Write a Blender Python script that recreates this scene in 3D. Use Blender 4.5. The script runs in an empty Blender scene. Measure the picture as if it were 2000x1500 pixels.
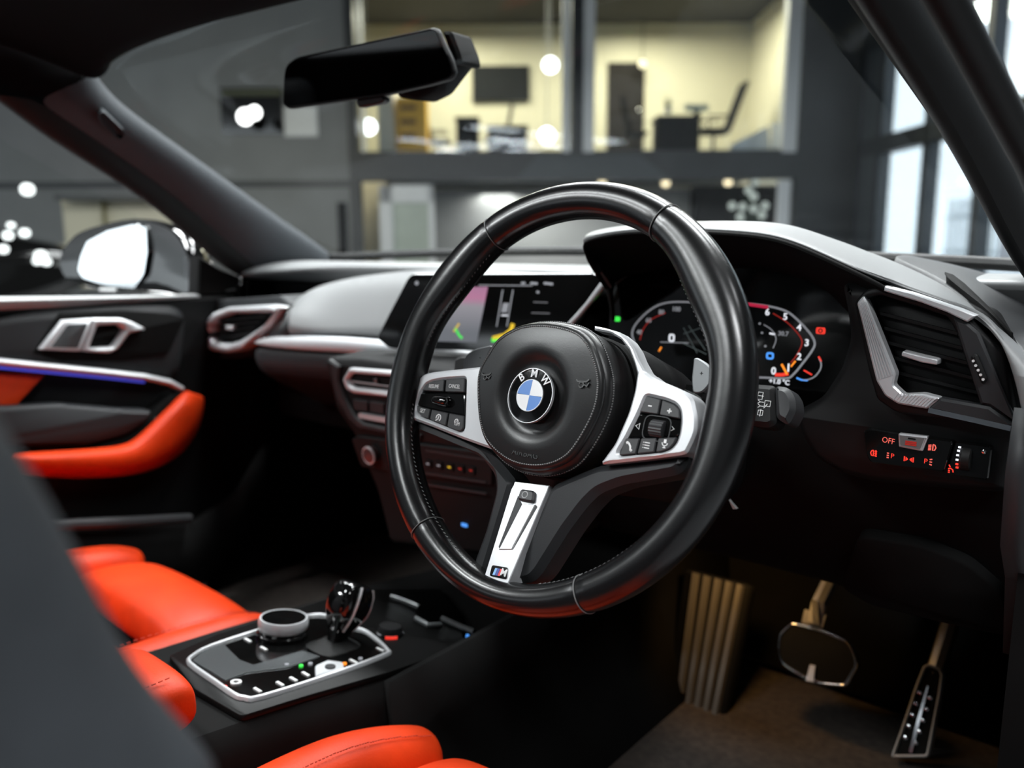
import bpy, bmesh, math, random
from mathutils import Vector, Matrix
from mathutils.geometry import tessellate_polygon
random.seed(7)
scene = bpy.context.scene
col = scene.collection
R = math.radians

# ------------------------------------------------------------------ camera
# car frame: x to the driver's side (right), y forward, z up, showroom floor at z = 0
WC = Vector((0.37, 0.0, 0.85))            # centre of the steering wheel
TILT = R(19.66)                           # rake of the steering wheel
CAM = Vector((0.7947, -0.5424, 0.9773))
YAW, PITCH, ROLL, FPX = R(40.393), R(-9.948), R(-0.314), 1600.0
cf = Vector((-math.sin(YAW) * math.cos(PITCH), math.cos(YAW) * math.cos(PITCH), math.sin(PITCH)))
cr0 = Vector((math.cos(YAW), math.sin(YAW), 0)); cu0 = cr0.cross(cf)
cr = cr0 * math.cos(ROLL) + cu0 * math.sin(ROLL)
cu = cu0 * math.cos(ROLL) - cr0 * math.sin(ROLL)
cd = bpy.data.cameras.new('camera'); cam = bpy.data.objects.new('camera', cd); col.objects.link(cam)
cam.matrix_world = Matrix(((cr.x, cu.x, -cf.x, CAM.x), (cr.y, cu.y, -cf.y, CAM.y), (cr.z, cu.z, -cf.z, CAM.z), (0, 0, 0, 1)))
cd.sensor_width = 36; cd.lens = FPX * 36 / 2000; cd.clip_start = 0.02; cd.clip_end = 200
cd.dof.use_dof = True; cd.dof.focus_distance = 0.70; cd.dof.aperture_fstop = 3.6
scene.camera = cam

# ------------------------------------------------------------------ world, lights, exposure
world = bpy.data.worlds.new('overcast_sky'); scene.world = world; world.use_nodes = True
bg = world.node_tree.nodes['Background']
bg.inputs[0].default_value = (0.86, 0.94, 1.0, 1); bg.inputs[1].default_value = 2.3
vs = scene.view_settings
vs.view_transform = 'Standard'; vs.look = 'None'; vs.gamma = 1.0; vs.exposure = 0.0; vs.use_curve_mapping = False
scene.cycles.use_denoising = True
scene.cycles.max_bounces = 8; scene.cycles.transparent_max_bounces = 16
scene.cycles.caustics_reflective = False; scene.cycles.caustics_refractive = False
scene.cycles.sample_clamp_indirect = 4.0

def area_light(name, loc, target, sx, sy, power, color=(1, 1, 1)):
    ld = bpy.data.lights.new(name, 'AREA'); ld.shape = 'RECTANGLE'; ld.size = sx; ld.size_y = sy
    ld.energy = power; ld.color = color
    o = bpy.data.objects.new(name, ld); col.objects.link(o); o.location = loc
    o.rotation_euler = (Vector(target) - Vector(loc)).to_track_quat('-Z', 'Y').to_euler()
    return o
CEIL = 6.0
# unseen ceiling panels; several added to light the dash and put sheen on the wheel
PANELS = [(-1.5, -0.75, 230), (-1.9, 0.9, 110), (0.35, 0.9, 150), (-1.9, 2.6, 170), (0.35, 2.6, 170), (-1.9, 4.6, 110), (0.35, 4.6, 90), (2.75, -1.7, 145), (2.75, 0.9, 40), (-4.2, 0.9, 80), (-4.2, 4.6, 70), (-2.3, -2.6, 190), (-4.3, -4.4, 300), (-1.2, -4.4, 150)]
for x, y, pw in PANELS:
    area_light('unseen_panel_light', (x, y, 4.18), (x, y, 0), 1.8, 0.6, pw, (0.96, 0.985, 1.0))

# ------------------------------------------------------------------ survey helpers (points on the car's own surfaces)
def ray(x, y): return cf + (x - 1000) / FPX * cr - (y - 750) / FPX * cu
def aty(x, y, Y): d = ray(x, y); return CAM + d * ((Y - CAM.y) / d.y)
def atx(x, y, X): d = ray(x, y); return CAM + d * ((X - CAM.x) / d.x)
def atz(x, y, Z): d = ray(x, y); return CAM + d * ((Z - CAM.z) / d.z)

class Fr:
    """A flat working frame: origin, u (right), v (up), n (out of the surface)."""
    def __init__(s, o, u, v): s.o, s.u, s.v = Vector(o), Vector(u).normalized(), Vector(v).normalized(); s.n = s.u.cross(s.v)
    def p(s, u, v, w=0): return s.o + s.u * u + s.v * v + s.n * w
    def uv(s, x, y, w=0):
        d = ray(x, y); k = (w - (CAM - s.o).dot(s.n)) / d.dot(s.n); X = CAM + d * k - s.o
        return (X.dot(s.u), X.dot(s.v))
    def uvs(s, pts, w=0): return [s.uv(x, y, w) for x, y in pts]
def yframe(Y, tilt=0.0, yaw=0.0, o=None):
    """frame facing the cabin; tilt leans the top away, yaw turns it to the driver"""
    u = Vector((math.cos(yaw), math.sin(yaw), 0)); h = Vector((-math.sin(yaw), math.cos(yaw), 0))
    v = Vector((0, 0, 1)) * math.cos(tilt) + h * math.sin(tilt)
    return Fr(o if o else (0, Y, 0.85), u, v)
def xframe(X): return Fr((X, 0, 0.8), (0, 1, 0), (0, 0, 1))
WF = Fr(WC, (1, 0, 0), (0, math.sin(TILT), math.cos(TILT)))

# ------------------------------------------------------------------ materials
MATS = {}
def mat(name, color, rough=0.5, metal=0.0, bump=None, coat=0.0, emit=None, es=0.0, spec=0.5, var=0.0, varscale=30.0, vec=None):
    if name in MATS: return MATS[name]
    m = bpy.data.materials.new(name); m.use_nodes = True; nt = m.node_tree; b = nt.nodes['Principled BSDF']
    c = (*color, 1)
    b.inputs['Base Color'].default_value = c; b.inputs['Roughness'].default_value = rough; b.inputs['Metallic'].default_value = metal
    b.inputs['Specular IOR Level'].default_value = spec
    b.inputs['Coat Weight'].default_value = coat; b.inputs['Coat Roughness'].default_value = 0.08
    tc = nt.nodes.new('ShaderNodeTexCoord')
    if emit:
        b.inputs['Emission Color'].default_value = (*emit, 1); b.inputs['Emission Strength'].default_value = es
    def noise(sc, det=3.0):
        n = nt.nodes.new('ShaderNodeTexNoise'); n.inputs['Scale'].default_value = sc; n.inputs['Detail'].default_value = det
        if vec:
            mp = nt.nodes.new('ShaderNodeMapping'); mp.inputs['Scale'].default_value = vec
            nt.links.new(tc.outputs['Object'], mp.inputs[0]); nt.links.new(mp.outputs[0], n.inputs['Vector'])
        else: nt.links.new(tc.outputs['Object'], n.inputs['Vector'])
        return n
    if var:
        n = noise(varscale); r = nt.nodes.new('ShaderNodeValToRGB')
        r.color_ramp.elements[0].position = 0.3; r.color_ramp.elements[1].position = 0.7
        r.color_ramp.elements[0].color = tuple(x * (1 - var) for x in color) + (1,)
        r.color_ramp.elements[1].color = tuple(min(1, x * (1 + var)) for x in color) + (1,)
        nt.links.new(n.outputs['Fac'], r.inputs[0]); nt.links.new(r.outputs[0], b.inputs['Base Color'])
    if bump:
        n = noise(bump[0]); bp = nt.nodes.new('ShaderNodeBump'); bp.inputs['Strength'].default_value = bump[1]; bp.inputs['Distance'].default_value = bump[2] if len(bump) > 2 else 0.0005
        nt.links.new(n.outputs['Fac'], bp.inputs['Height']); nt.links.new(bp.outputs[0], b.inputs['Normal'])
    MATS[name] = m; return m
LEATHER = mat('black_rim_leather', (0.0055, 0.0055, 0.006), 0.26, bump=(90, 0.05, 0.001), spec=0.6, var=0.25, varscale=12)
PAD = mat('black_pad_leather', (0.009, 0.009, 0.0093), 0.38, bump=(900, 0.18, 0.0003), spec=0.55)
PLAST = mat('dark_grain_plastic', (0.0055, 0.0056, 0.006), 0.55, bump=(1400, 0.25, 0.0003), spec=0.2)
PLASTG = mat('charcoal_plastic', (0.022, 0.023, 0.025), 0.5, bump=(1200, 0.2, 0.0003), spec=0.35)
DASH = mat('anthracite_dash_vinyl', (0.165, 0.168, 0.171), 0.45, bump=(1500, 0.3, 0.0003))
SATIN = mat('satin_silver', (0.62, 0.63, 0.65), 0.36, metal=0.4, bump=(40, 0.05), vec=(1, 30, 30))
CHROME = mat('bright_chrome', (0.8, 0.8, 0.82), 0.10, metal=1.0, var=0.05)
GLOSS = mat('gloss_black', (0.004, 0.004, 0.004), 0.06, coat=0.6, var=0.2)
BLACK = mat('matte_black', (0.003, 0.003, 0.003), 0.8, var=0.2, spec=0.15)
RUBBER = mat('black_rubber', (0.004, 0.004, 0.004), 0.55, bump=(300, 0.1), spec=0.3)
BTN = mat('button_rubber', (0.022, 0.022, 0.024), 0.5, bump=(1500, 0.15, 0.0002))
RED = mat('orange_red_leather', (0.56, 0.036, 0.0045), 0.46, spec=0.22, bump=(420, 0.35, 0.0006), var=0.12, varscale=25)
REDT = mat('red_stitch_thread', (0.5, 0.05, 0.02), 0.7, var=0.1)
SEATG = mat('grey_black_leather', (0.040, 0.045, 0.051), 0.6, spec=0.25, bump=(350, 0.3, 0.0006), var=0.15)
CARPET = mat('dark_brown_carpet', (0.045, 0.036, 0.03), 0.95, bump=(600, 0.9, 0.002), var=0.3, varscale=80)
HEAD = mat('black_headliner_cloth', (0.005, 0.005, 0.0055), 0.95, bump=(900, 0.6, 0.0006), spec=0.1)
PILLAR = mat('pillar_cloth', (0.06, 0.066, 0.073), 0.7, spec=0.2, bump=(800, 0.4, 0.0005))
WHITEP = mat('white_print', (0.75, 0.75, 0.75), 0.5, var=0.02)
GREYP = mat('grey_print', (0.32, 0.32, 0.32), 0.5, var=0.02)
THREAD = mat('grey_thread', (0.15, 0.15, 0.15), 0.6, var=0.2)
def glow(name, c, s): return mat('glow_' + name, tuple(x * 0.3 for x in c), 0.4, emit=c, es=s, var=0.01)
G_WHITE = glow('white', (0.9, 0.93, 1.0), 0.9); G_GREY = glow('grey', (0.55, 0.57, 0.62), 0.35); G_RED = glow('red', (1, 0.05, 0.03), 0.9)
G_DIMRED = glow('dim_red', (0.6, 0.03, 0.02), 0.4); G_ORANGE = glow('orange', (1, 0.28, 0.02), 1.2); G_GREEN = glow('green', (0.05, 0.9, 0.08), 1.0)
G_BLUE = glow('blue', (0.08, 0.35, 1.0), 1.0); G_PINKRED = glow('switch_red', (1, 0.16, 0.12), 0.75); G_CRIM = glow('crimson', (0.7, 0.02, 0.08), 0.6)
G_YELLOW = glow('yellow', (0.9, 0.6, 0.03), 0.8)
def glass_mat(name, tint, refl):
    m = bpy.data.materials.new(name); m.use_nodes = True; nt = m.node_tree; nt.nodes.clear()
    o = nt.nodes.new('ShaderNodeOutputMaterial'); mx = nt.nodes.new('ShaderNodeMixShader'); t = nt.nodes.new('ShaderNodeBsdfTransparent'); g = nt.nodes.new('ShaderNodeBsdfGlossy')
    fr = nt.nodes.new('ShaderNodeFresnel'); fr.inputs[0].default_value = 1.45; ml = nt.nodes.new('ShaderNodeMath'); ml.operation = 'MULTIPLY'; ml.inputs[1].default_value = refl
    t.inputs[0].default_value = (*tint, 1); g.inputs['Roughness'].default_value = 0.03; g.inputs['Color'].default_value = (0.9, 0.95, 1, 1)
    nt.links.new(fr.outputs[0], ml.inputs[0]); nt.links.new(ml.outputs[0], mx.inputs[0]); nt.links.new(t.outputs[0], mx.inputs[1]); nt.links.new(g.outputs[0], mx.inputs[2]); nt.links.new(mx.outputs[0], o.inputs[0])
    return m
GLASS = glass_mat('clear_car_glass', (0.97, 0.98, 0.975), 0.02)
GLASS2 = glass_mat('showroom_glass', (0.93, 0.96, 0.97), 0.5)

# ------------------------------------------------------------------ object helpers
XF = {}
def tag(o, label=None, cat=None, group=None, kind=None):
    if label: o['label'] = label
    if cat: o['category'] = cat
    if group: o['group'] = group
    if kind: o['kind'] = kind
    return o
def thing(name, label, cat, loc, group=None, kind=None, rot=None):
    o = bpy.data.objects.new(name, None); col.objects.link(o); o.empty_display_size = 0.02
    m = Matrix.Translation(Vector(loc)) @ (rot.to_4x4() if rot else Matrix.Identity(4))
    o.matrix_world = m; XF[o.name] = m
    return tag(o, label, cat, group, kind)
class MB:
    def __init__(s): s.v = []; s.f = []
    def add(s, vs, fs): n = len(s.v); s.v += [Vector(p) for p in vs]; s.f += [tuple(i + n for i in f) for f in fs]; return s
    def box(s, fr, u0, u1, v0, v1, w0, w1):
        return s.add([fr.p(u, v, w) for w in (w0, w1) for v in (v0, v1) for u in (u0, u1)], [(0, 2, 3, 1), (4, 5, 7, 6), (0, 1, 5, 4), (2, 6, 7, 3), (0, 4, 6, 2), (1, 3, 7, 5)])
    def loft(s, rows, closed=False, caps=False):
        n = len(rows[0]); fs = []
        for i in range(len(rows) - 1):
            for j in range(n if closed else n - 1):
                a, b = i * n + j, i * n + (j + 1) % n; fs.append((a, b, b + n, a + n))
        if caps: fs.append(tuple(range(n - 1, -1, -1))); k = (len(rows) - 1) * n; fs.append(tuple(range(k, k + n)))
        return s.add([p for r in rows for p in r], fs)
    def tube(s, path, rad, seg=10, closed=False, flat=1.0, up=None):
        path = [Vector(p) for p in path]; n = len(path); rows = []
        for i, p in enumerate(path):
            t = (path[(i + 1) % n] - path[i - 1]) if closed else (path[min(i + 1, n - 1)] - path[max(i - 1, 0)])
            t.normalize(); a = Vector(up) if up else (Vector((0, 0, 1)) if abs(t.z) < 0.9 else Vector((1, 0, 0)))
            x = t.cross(a).normalized(); y = x.cross(t); r = rad[i] if isinstance(rad, (list, tuple)) else rad
            rows.append([p + x * (r * math.cos(2 * math.pi * k / seg)) + y * (r * flat * math.sin(2 * math.pi * k / seg)) for k in range(seg)])
        if closed: rows.append(rows[0])
        return s.loft(rows, True, not closed)
    def plate(s, fr, outer, holes=(), w0=0.0, w1=0.005, ch=0.0):
        """flat slab with holes; ch chamfers the front edges"""
        outer = ccw(outer); holes = [ccw(h)[::-1] for h in holes]; loops = [outer] + holes
        top = [inset(l, ch) for l in loops] if ch else loops
        tri = tessellate_polygon([[Vector((u, v, 0)) for u, v in l] for l in top])
        flat = [p for l in top for p in l]; base = [p for l in loops for p in l]; n = len(flat)
        vs = [fr.p(u, v, w1) for u, v in flat] + [fr.p(u, v, w1 - ch) for u, v in base] + [fr.p(u, v, w0) for u, v in base]
        fs = []
        for t in tri:
            a, b, c = (Vector(flat[i]) for i in t); cr_ = (b - a).cross(c - a) if False else (b.x - a.x) * (c.y - a.y) - (b.y - a.y) * (c.x - a.x)
            t = tuple(t) if cr_ > 0 else tuple(t)[::-1]
            fs.append(t); fs.append(tuple(i + 2 * n for i in t[::-1]))
        k = 0
        for l in loops:
            m = len(l)
            for i in range(m):
                a, b = k + i, k + (i + 1) % m
                fs.append((a, a + n, b + n, b)); fs.append((a + n, a + 2 * n, b + 2 * n, b + n))
            k += m
        return s.add(vs, fs)
    def ribbon(s, fr, pts, hw, w0, w1, closed=False):
        n = len(pts); L = []; Rr = []
        for i in range(n):
            a = pts[i - 1] if (i > 0 or closed) else pts[i]; b = pts[(i + 1) % n] if (i < n - 1 or closed) else pts[i]
            dx, dy = b[0] - a[0], b[1] - a[1]; l = math.hypot(dx, dy) or 1; h = hw[i] if isinstance(hw, (list, tuple)) else hw
            L.append((pts[i][0] - dy / l * h, pts[i][1] + dx / l * h)); Rr.append((pts[i][0] + dy / l * h, pts[i][1] - dx / l * h))
        rows = [[fr.p(*L[i], w0), fr.p(*L[i], w1), fr.p(*Rr[i], w1), fr.p(*Rr[i], w0)] for i in range(n)]
        if closed: rows.append(rows[0])
        return s.loft(rows, True, not closed)
    def lathe(s, c, axis, prof, seg=32):
        axis = Vector(axis).normalized(); a = Vector((0, 0, 1)) if abs(axis.z) < 0.9 else Vector((1, 0, 0)); x = axis.cross(a).normalized(); y = axis.cross(x)
        rows = [[Vector(c) + axis * h + (x * math.cos(2 * math.pi * k / seg) + y * math.sin(2 * math.pi * k / seg)) * r for k in range(seg)] for r, h in prof]
        return s.loft(rows, True, True)
    def build(s, name, m, parent=None, smooth=True, angle=35, label=None, cat=None, group=None, kind=None, mods=(), base=None):
        me = bpy.data.meshes.new(name)
        T = XF[parent.name] if parent else (Matrix.Translation(base) if base else Matrix.Identity(4))
        inv = T.inverted()
        me.from_pydata([inv @ v for v in s.v], [], s.f); me.update()
        bm = bmesh.new(); bm.from_mesh(me); bmesh.ops.remove_doubles(bm, verts=bm.verts, dist=1e-7); bmesh.ops.recalc_face_normals(bm, faces=bm.faces); bm.to_mesh(me); bm.free()
        o = bpy.data.objects.new(name, me); col.objects.link(o)
        for x in (m if isinstance(m, (list, tuple)) else [m]): me.materials.append(x)
        if parent: o.parent = parent
        else: o.matrix_world = T
        XF[o.name] = T
        for md in mods:
            q = o.modifiers.new(md[0], md[0])
            for k, v_ in md[1].items(): setattr(q, k, v_)
        if smooth:
            me.polygons.foreach_set('use_smooth', [True] * len(me.polygons))
            me.set_sharp_from_angle(angle=R(angle))
        return tag(o, label, cat, group, kind)
def ccw(l):
    a = sum(l[i - 1][0] * l[i][1] - l[i][0] * l[i - 1][1] for i in range(len(l)))
    return list(l) if a > 0 else list(l)[::-1]
def inset(l, d):
    """move a loop inwards (ccw loop) or outwards into material (cw hole) by d"""
    n = len(l); out = []
    for i in range(n):
        a, b, c = l[i - 1], l[i], l[(i + 1) % n]
        d1 = Vector((b[0] - a[0], b[1] - a[1])); d2 = Vector((c[0] - b[0], c[1] - b[1]))
        if d1.length < 1e-9 or d2.length < 1e-9: out.append(b); continue
        d1.normalize(); d2.normalize(); n1 = Vector((-d1.y, d1.x)); n2 = Vector((-d2.y, d2.x)); m = n1 + n2
        if m.length < 0.2: out.append(b); continue
        m.normalize(); k = d / max(0.45, m.dot(n1)); out.append((b[0] + m.x * k, b[1] + m.y * k))
    return out
def rnd(pts, r, seg=4):
    """round the corners of a 2D polygon"""
    n = len(pts); out = []
    for i in range(n):
        a, b, c = Vector(pts[i - 1][:2]), Vector(pts[i][:2]), Vector(pts[(i + 1) % n][:2])
        l = min(r, (a - b).length * 0.45, (c - b).length * 0.45); p, q = b + (a - b).normalized() * l, b + (c - b).normalized() * l
        for k in range(seg + 1):
            t = k / seg; z = p * (1 - t) ** 2 + b * 2 * t * (1 - t) + q * t * t; out.append((z.x, z.y))
    return out
def cat(pts, sub=4, closed=False):
    """Catmull-Rom through points of any dimension"""
    n = len(pts); P = [Vector(p) for p in pts]; out = []
    for i in range(n if closed else n - 1):
        p0 = P[i - 1] if (closed or i > 0) else P[0]; p1 = P[i]; p2 = P[(i + 1) % n]; p3 = P[(i + 2) % n] if (closed or i + 2 < n) else P[-1]
        for k in range(sub):
            t = k / sub
            out.append(0.5 * ((2 * p1) + (p2 - p0) * t + (2 * p0 - 5 * p1 + 4 * p2 - p3) * t * t + (3 * p1 - p0 - 3 * p2 + p3) * t ** 3))
    if not closed: out.append(P[-1])
    return out
def circ(cx, cy, r, n=32, a0=0, a1=360): return [(cx + r * math.cos(R(a0 + (a1 - a0) * k / (n if a1 - a0 == 360 else n - 1))), cy + r * math.sin(R(a0 + (a1 - a0) * k / (n if a1 - a0 == 360 else n - 1)))) for k in range(n)]
_tc = {}
def text(name, s, fr, cu_, cv_, w, size, m, parent, th=0.0002, rot=0.0, sx=1.0, bold=0.0, **kw):
    """lettering as thin solid geometry centred at (cu_, cv_)"""
    c = bpy.data.curves.new(name, 'FONT'); c.body = s; c.align_x = 'CENTER'; c.align_y = 'CENTER'; c.size = 1.0; c.extrude = 0.5; c.offset = bold; c.resolution_u = 3
    o = bpy.data.objects.new(name, c); col.objects.link(o)
    dg = bpy.context.evaluated_depsgraph_get(); me = bpy.data.meshes.new_from_object(o.evaluated_get(dg)); bpy.data.objects.remove(o); bpy.data.curves.remove(c)
    mb = MB(); cs, sn = math.cos(R(rot)), math.sin(R(rot))
    vs = []
    for v in me.vertices:
        x, y = v.co.x * size * sx, v.co.y * size; vs.append(fr.p(cu_ + x * cs - y * sn, cv_ + x * sn + y * cs, w + (v.co.z + 0.5) * th))
    mb.add(vs, [tuple(p.vertices) for p in me.polygons]); bpy.data.meshes.remove(me)
    return mb.build(name, m, parent, smooth=False, **kw)

# ================================================================== steering wheel
WROT = Matrix((WF.u, WF.v, WF.n)).transposed()
wheel = thing('steering_wheel', 'black leather steering wheel with silver spokes and a round blue and white emblem', 'steering wheel', WC, rot=WROT)
def bump(a, c, w): d = (a - c + 180) % 360 - 180; return math.exp(-(d / w) ** 2)
def rim_section(deg, seg=28, grow=0.0):
    ro = 0.1868; ri = 0.1553 - 0.0085 * (bump(deg, 35, 17) + bump(deg, 145, 17)) - 0.004 * (bump(deg, 0, 14) + bump(deg, 180, 14)) + 0.0062 * bump(deg, 268, 26)
    c, a, b = (ro + ri) / 2, (ro - ri) / 2 + grow, 0.0168 + grow; t = R(deg); out = []
    for k in range(seg):
        h = 2 * math.pi * k / seg; x, z = math.cos(h), math.sin(h)
        rr = c + a * math.copysign(abs(x) ** 0.92, x); ww = b * math.copysign(abs(z) ** 0.92, z)
        out.append(WF.p(rr * math.cos(t), rr * math.sin(t), ww))
    return out
SEAMS = (60.5, 124, 235, 298)
mb = MB(); rows = []
for i in range(240):
    d = i * 1.5; g = -0.0009 * sum(bump(d, s_, 0.9) for s_ in SEAMS)
    rows.append(rim_section(d, grow=g))
mb.loft(rows + [rows[0]], True); mb.build('rim', LEATHER, wheel, angle=80)
for s_ in SEAMS:
    MB().tube(rim_section(s_, 40, 0.0001), 0.0005, 6, True).build('rim_seam', THREAD, wheel)
# stitching along the inner edge of the rim
mb = MB()
for i in range(170):
    d = 128 + i * 1.62
    if 170 < d < 190 or 350 < d < 370 or 258 < d < 282: continue
    sec = rim_section(d, 28, 0.0004); p = sec[14] * 0.6 + sec[11] * 0.4; q = rim_section(d + 0.9, 28, 0.0006); p2 = q[14] * 0.6 + q[12] * 0.4
    mb.tube([p, p2], 0.00045, 5)
mb.build('rim_stitching', THREAD, wheel, kind='stuff')

# --- airbag cover with a dish around the emblem
PADW = 0.017
padpx = [(956, 686), (932, 726), (926, 782), (928, 830), (940, 866), (972, 898), (1012, 914), (1060, 914), (1104, 894), (1140, 850), (1168, 798), (1178, 750), (1174, 710), (1160, 670), (1136, 646), (1100, 634), (1060, 630), (1020, 636), (980, 658)]
pad_o = [tuple(p) for p in cat(ccw(WF.uvs(padpx, PADW)), 5, True)]
EC = (0.0020, -0.0075)
def padw(u, v, t): y = (v - EC[1]) * t + EC[1]; x = (u - EC[0]) * t; return PADW + 0.11 * y - 0.4 * y * y - 6.0 * max(0.0, y - 0.034) ** 2 - 0.45 * x * x + 0.0012
def padring(t, w, outl=None, off=0.0): return [WF.p(EC[0] + (u - EC[0]) * t, EC[1] + (v - EC[1]) * t, (w if w < -0.02 else w - PADW + padw(u, v, 1))) for u, v in inset(outl or pad_o, -off)]
rows = []
for t in (0.34, 0.36, 0.39, 0.41, 0.44, 0.48, 0.52, 0.58, 0.66, 0.74, 0.82, 0.89, 0.94, 0.965, 0.985, 1.0):
    r_ = []
    for u, v in pad_o:
        x, y = (u - EC[0]) * t, (v - EC[1]) * t; rr = math.hypot(x, y)
        w = padw(u, v, t) + 0.003 * (1 - t ** 3) - (0.0035 if t > 0.99 else 0.0012 if t > 0.975 else 0)
        dish = 1 - min(1, max(0, (rr - 0.027) / 0.013)); w -= 0.007 * dish * dish * (3 - 2 * dish)
        r_.append(WF.p(EC[0] + x, EC[1] + y, w))
    rows.append(r_)
base_ring = [WF.p(EC[0] + 0.0 + 0.012 * math.cos(math.atan2(v - EC[1], u - EC[0])), EC[1] + 0.012 * math.sin(math.atan2(v - EC[1], u - EC[0])), PADW - 0.002) for u, v in pad_o]
rows = [base_ring] + rows
rows += [padring(1, PADW - 0.005, None, -0.0006), padring(1, PADW - 0.0062, None, 0.0014), padring(1, PADW - 0.010, None, 0.0026), padring(1, PADW - 0.018, None, 0.0030), padring(1, -0.030, None, 0.001), padring(1, -0.036, None, -0.004)]
mb = MB(); mb.loft(rows, True, True); airbag = mb.build('airbag_cover', PAD, wheel, angle=60)
for off, w, nm in ((-0.0042, PADW - 0.0001, 0), (0.0030, PADW - 0.0118, 1)):
    mb = MB(); loop = inset(pad_o, -off); m = len(loop)
    pts = cat(loop, 2, True)
    for i in range(0, len(pts), 1):
        a, b = pts[i], pts[(i + 1) % len(pts)]; c = a + (b - a) * 0.62
        wa = w - PADW + padw(a.x, a.y, 1) + (0.0010 if nm == 0 else 0.0004)
        mb.tube([WF.p(a.x, a.y, wa), WF.p(c.x, c.y, wa)], 0.0007, 5)
    mb.build('stitching', THREAD, airbag, kind='stuff')
# embossed lettering and horn marks
u, v = WF.uv(1017, 884, PADW); text('airbag_lettering', 'AIRBAG', WF, u + 0.001, v, padw(0, v, 1) + 0.0006, 0.0085, PAD, airbag, th=0.001, sx=0.95)
for px_, py_, sc in ((953, 735, 0.85), (1142, 749, 1.0)):
    u, v = WF.uv(px_, py_, PADW); mb = MB(); k = 0.001 * sc; H0_ = padw(u, v, 1) + 0.0002
    mb.ribbon(WF, [(u + x * k, v + y * k) for x, y in ((-6, 2), (-4.5, 0.5), (0, 0.8), (4, 1.2), (6, 3.2))], 0.0006, H0_, H0_ + 0.0026)
    mb.ribbon(WF, [(u + x * k, v + y * k) for x, y in circ(-0.5, -1.8, 2.2, 12, 200, 520)], 0.0005, H0_, H0_ + 0.0026)
    mb.ribbon(WF, [(u + x * k, v + y * k) for x, y in ((2, -1.5), (5, -2.5), (6.5, 0.5))], 0.0005, H0_, H0_ + 0.0026)
    mb.build('horn_mark', PAD, airbag)
# --- emblem
EW = PADW + 0.0030; er = 0.0232
emblem = MB().lathe(WF.p(*EC, EW - 0.006), WF.n, [(er * 0.9, 0), (er, 0.002), (er, 0.0055), (er - 0.0006, 0.0066), (er * 0.5, 0.0072), (0.0002, 0.0074)], 64).build('emblem', GLOSS, wheel, label='round emblem with black ring and blue and white quadrants')
T2 = EW + 0.0013
MB().ribbon(WF, circ(*EC, er - 0.0002, 64), 0.00032, EW - 0.001, T2 + 0.0004, True).build('emblem_rim', SATIN, emblem)
EB = mat('emblem_blue', (0.10, 0.25, 0.62), 0.3, coat=0.5, var=0.05); EWH = mat('emblem_white', (0.85, 0.85, 0.86), 0.3, coat=0.5, var=0.03)
for k in range(4):
    a0 = k * 90; pts = [EC] + circ(*EC, er * 0.56, 16, a0 + 0.8, a0 + 89.2)
    MB().plate(WF, pts, (), EW, EW + 0.0021).build('emblem_quadrant', EB if k in (1, 3) else EWH, emblem, smooth=False)
MB().ribbon(WF, circ(*EC, er * 0.575, 48), 0.0003, EW, EW + 0.0022, True).build('emblem_ring', SATIN, emblem)
for ch, a in (('B', 132), ('M', 90), ('W', 48)):
    text('emblem_letter', ch, WF, EC[0] + er * 0.80 * math.cos(R(a)), EC[1] + er * 0.80 * math.sin(R(a)), EW + 0.0012, 0.0098, EWH, emblem, th=0.0008, rot=a - 90, sx=0.92, bold=0.01)

# --- side spokes: silver frames, button islands
TW = 0.001
lo = [(965, 712), (936, 716), (880, 722), (845, 726), (828, 730), (816, 738), (804, 754), (793, 773), (790, 786), (790, 798), (794, 815), (840, 832), (900, 856), (933, 868), (968, 880)]
lh = [(909, 738), (872, 740), (846, 744), (832, 750), (822, 765), (814, 788), (814, 803), (821, 814), (838, 820), (872, 834), (895, 843), (903, 841), (905.6, 835), (907, 800)]
ro_ = [(1244, 722), (1258, 724), (1274, 737), (1320, 756), (1342, 767), (1353, 779), (1361, 815), (1360, 842), (1352, 862), (1341, 884), (1330, 888), (1250, 898), (1170, 907), (1200, 866), (1226, 806), (1238, 764)]
rh = [(1262, 772), (1300, 781), (1319, 789), (1327, 800), (1329, 820), (1326, 846), (1320, 864), (1308, 877), (1292, 883), (1250, 887), (1212, 890), (1207, 887), (1208, 880), (1224, 854), (1248, 806)]
def w2(pts, r=0.0): q = WF.uvs(pts, TW); return rnd(q, r) if r else q
tl = MB().plate(WF, w2(lo, 0.004), [w2(lh, 0.003)], -0.022, TW, 0.0022).build('spoke_trim', SATIN, wheel, angle=25, label='brushed silver frame around cruise control buttons')
tr = MB().plate(WF, w2(ro_, 0.004), [w2(rh, 0.003)], -0.022, TW, 0.0022).build('spoke_trim', SATIN, wheel, angle=25, label='brushed silver frame around volume and phone buttons')
sup = [(1160, 636), (1180, 640), (1208, 648), (1226, 662), (1238, 680), (1246, 700), (1258, 722), (1275, 738), (1262, 746), (1246, 738), (1238, 708), (1228, 682), (1212, 662), (1192, 650), (1160, 644)]
MB().plate(WF, WF.uvs(sup, -0.014), (), -0.030, -0.014, 0.0015).build('upper_trim', SATIN, wheel, angle=30)
for h in (lh, rh): MB().plate(WF, inset(ccw(w2(h)), -0.0005), (), -0.02, -0.003).build('button_bed', GLOSS, wheel)
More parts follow.
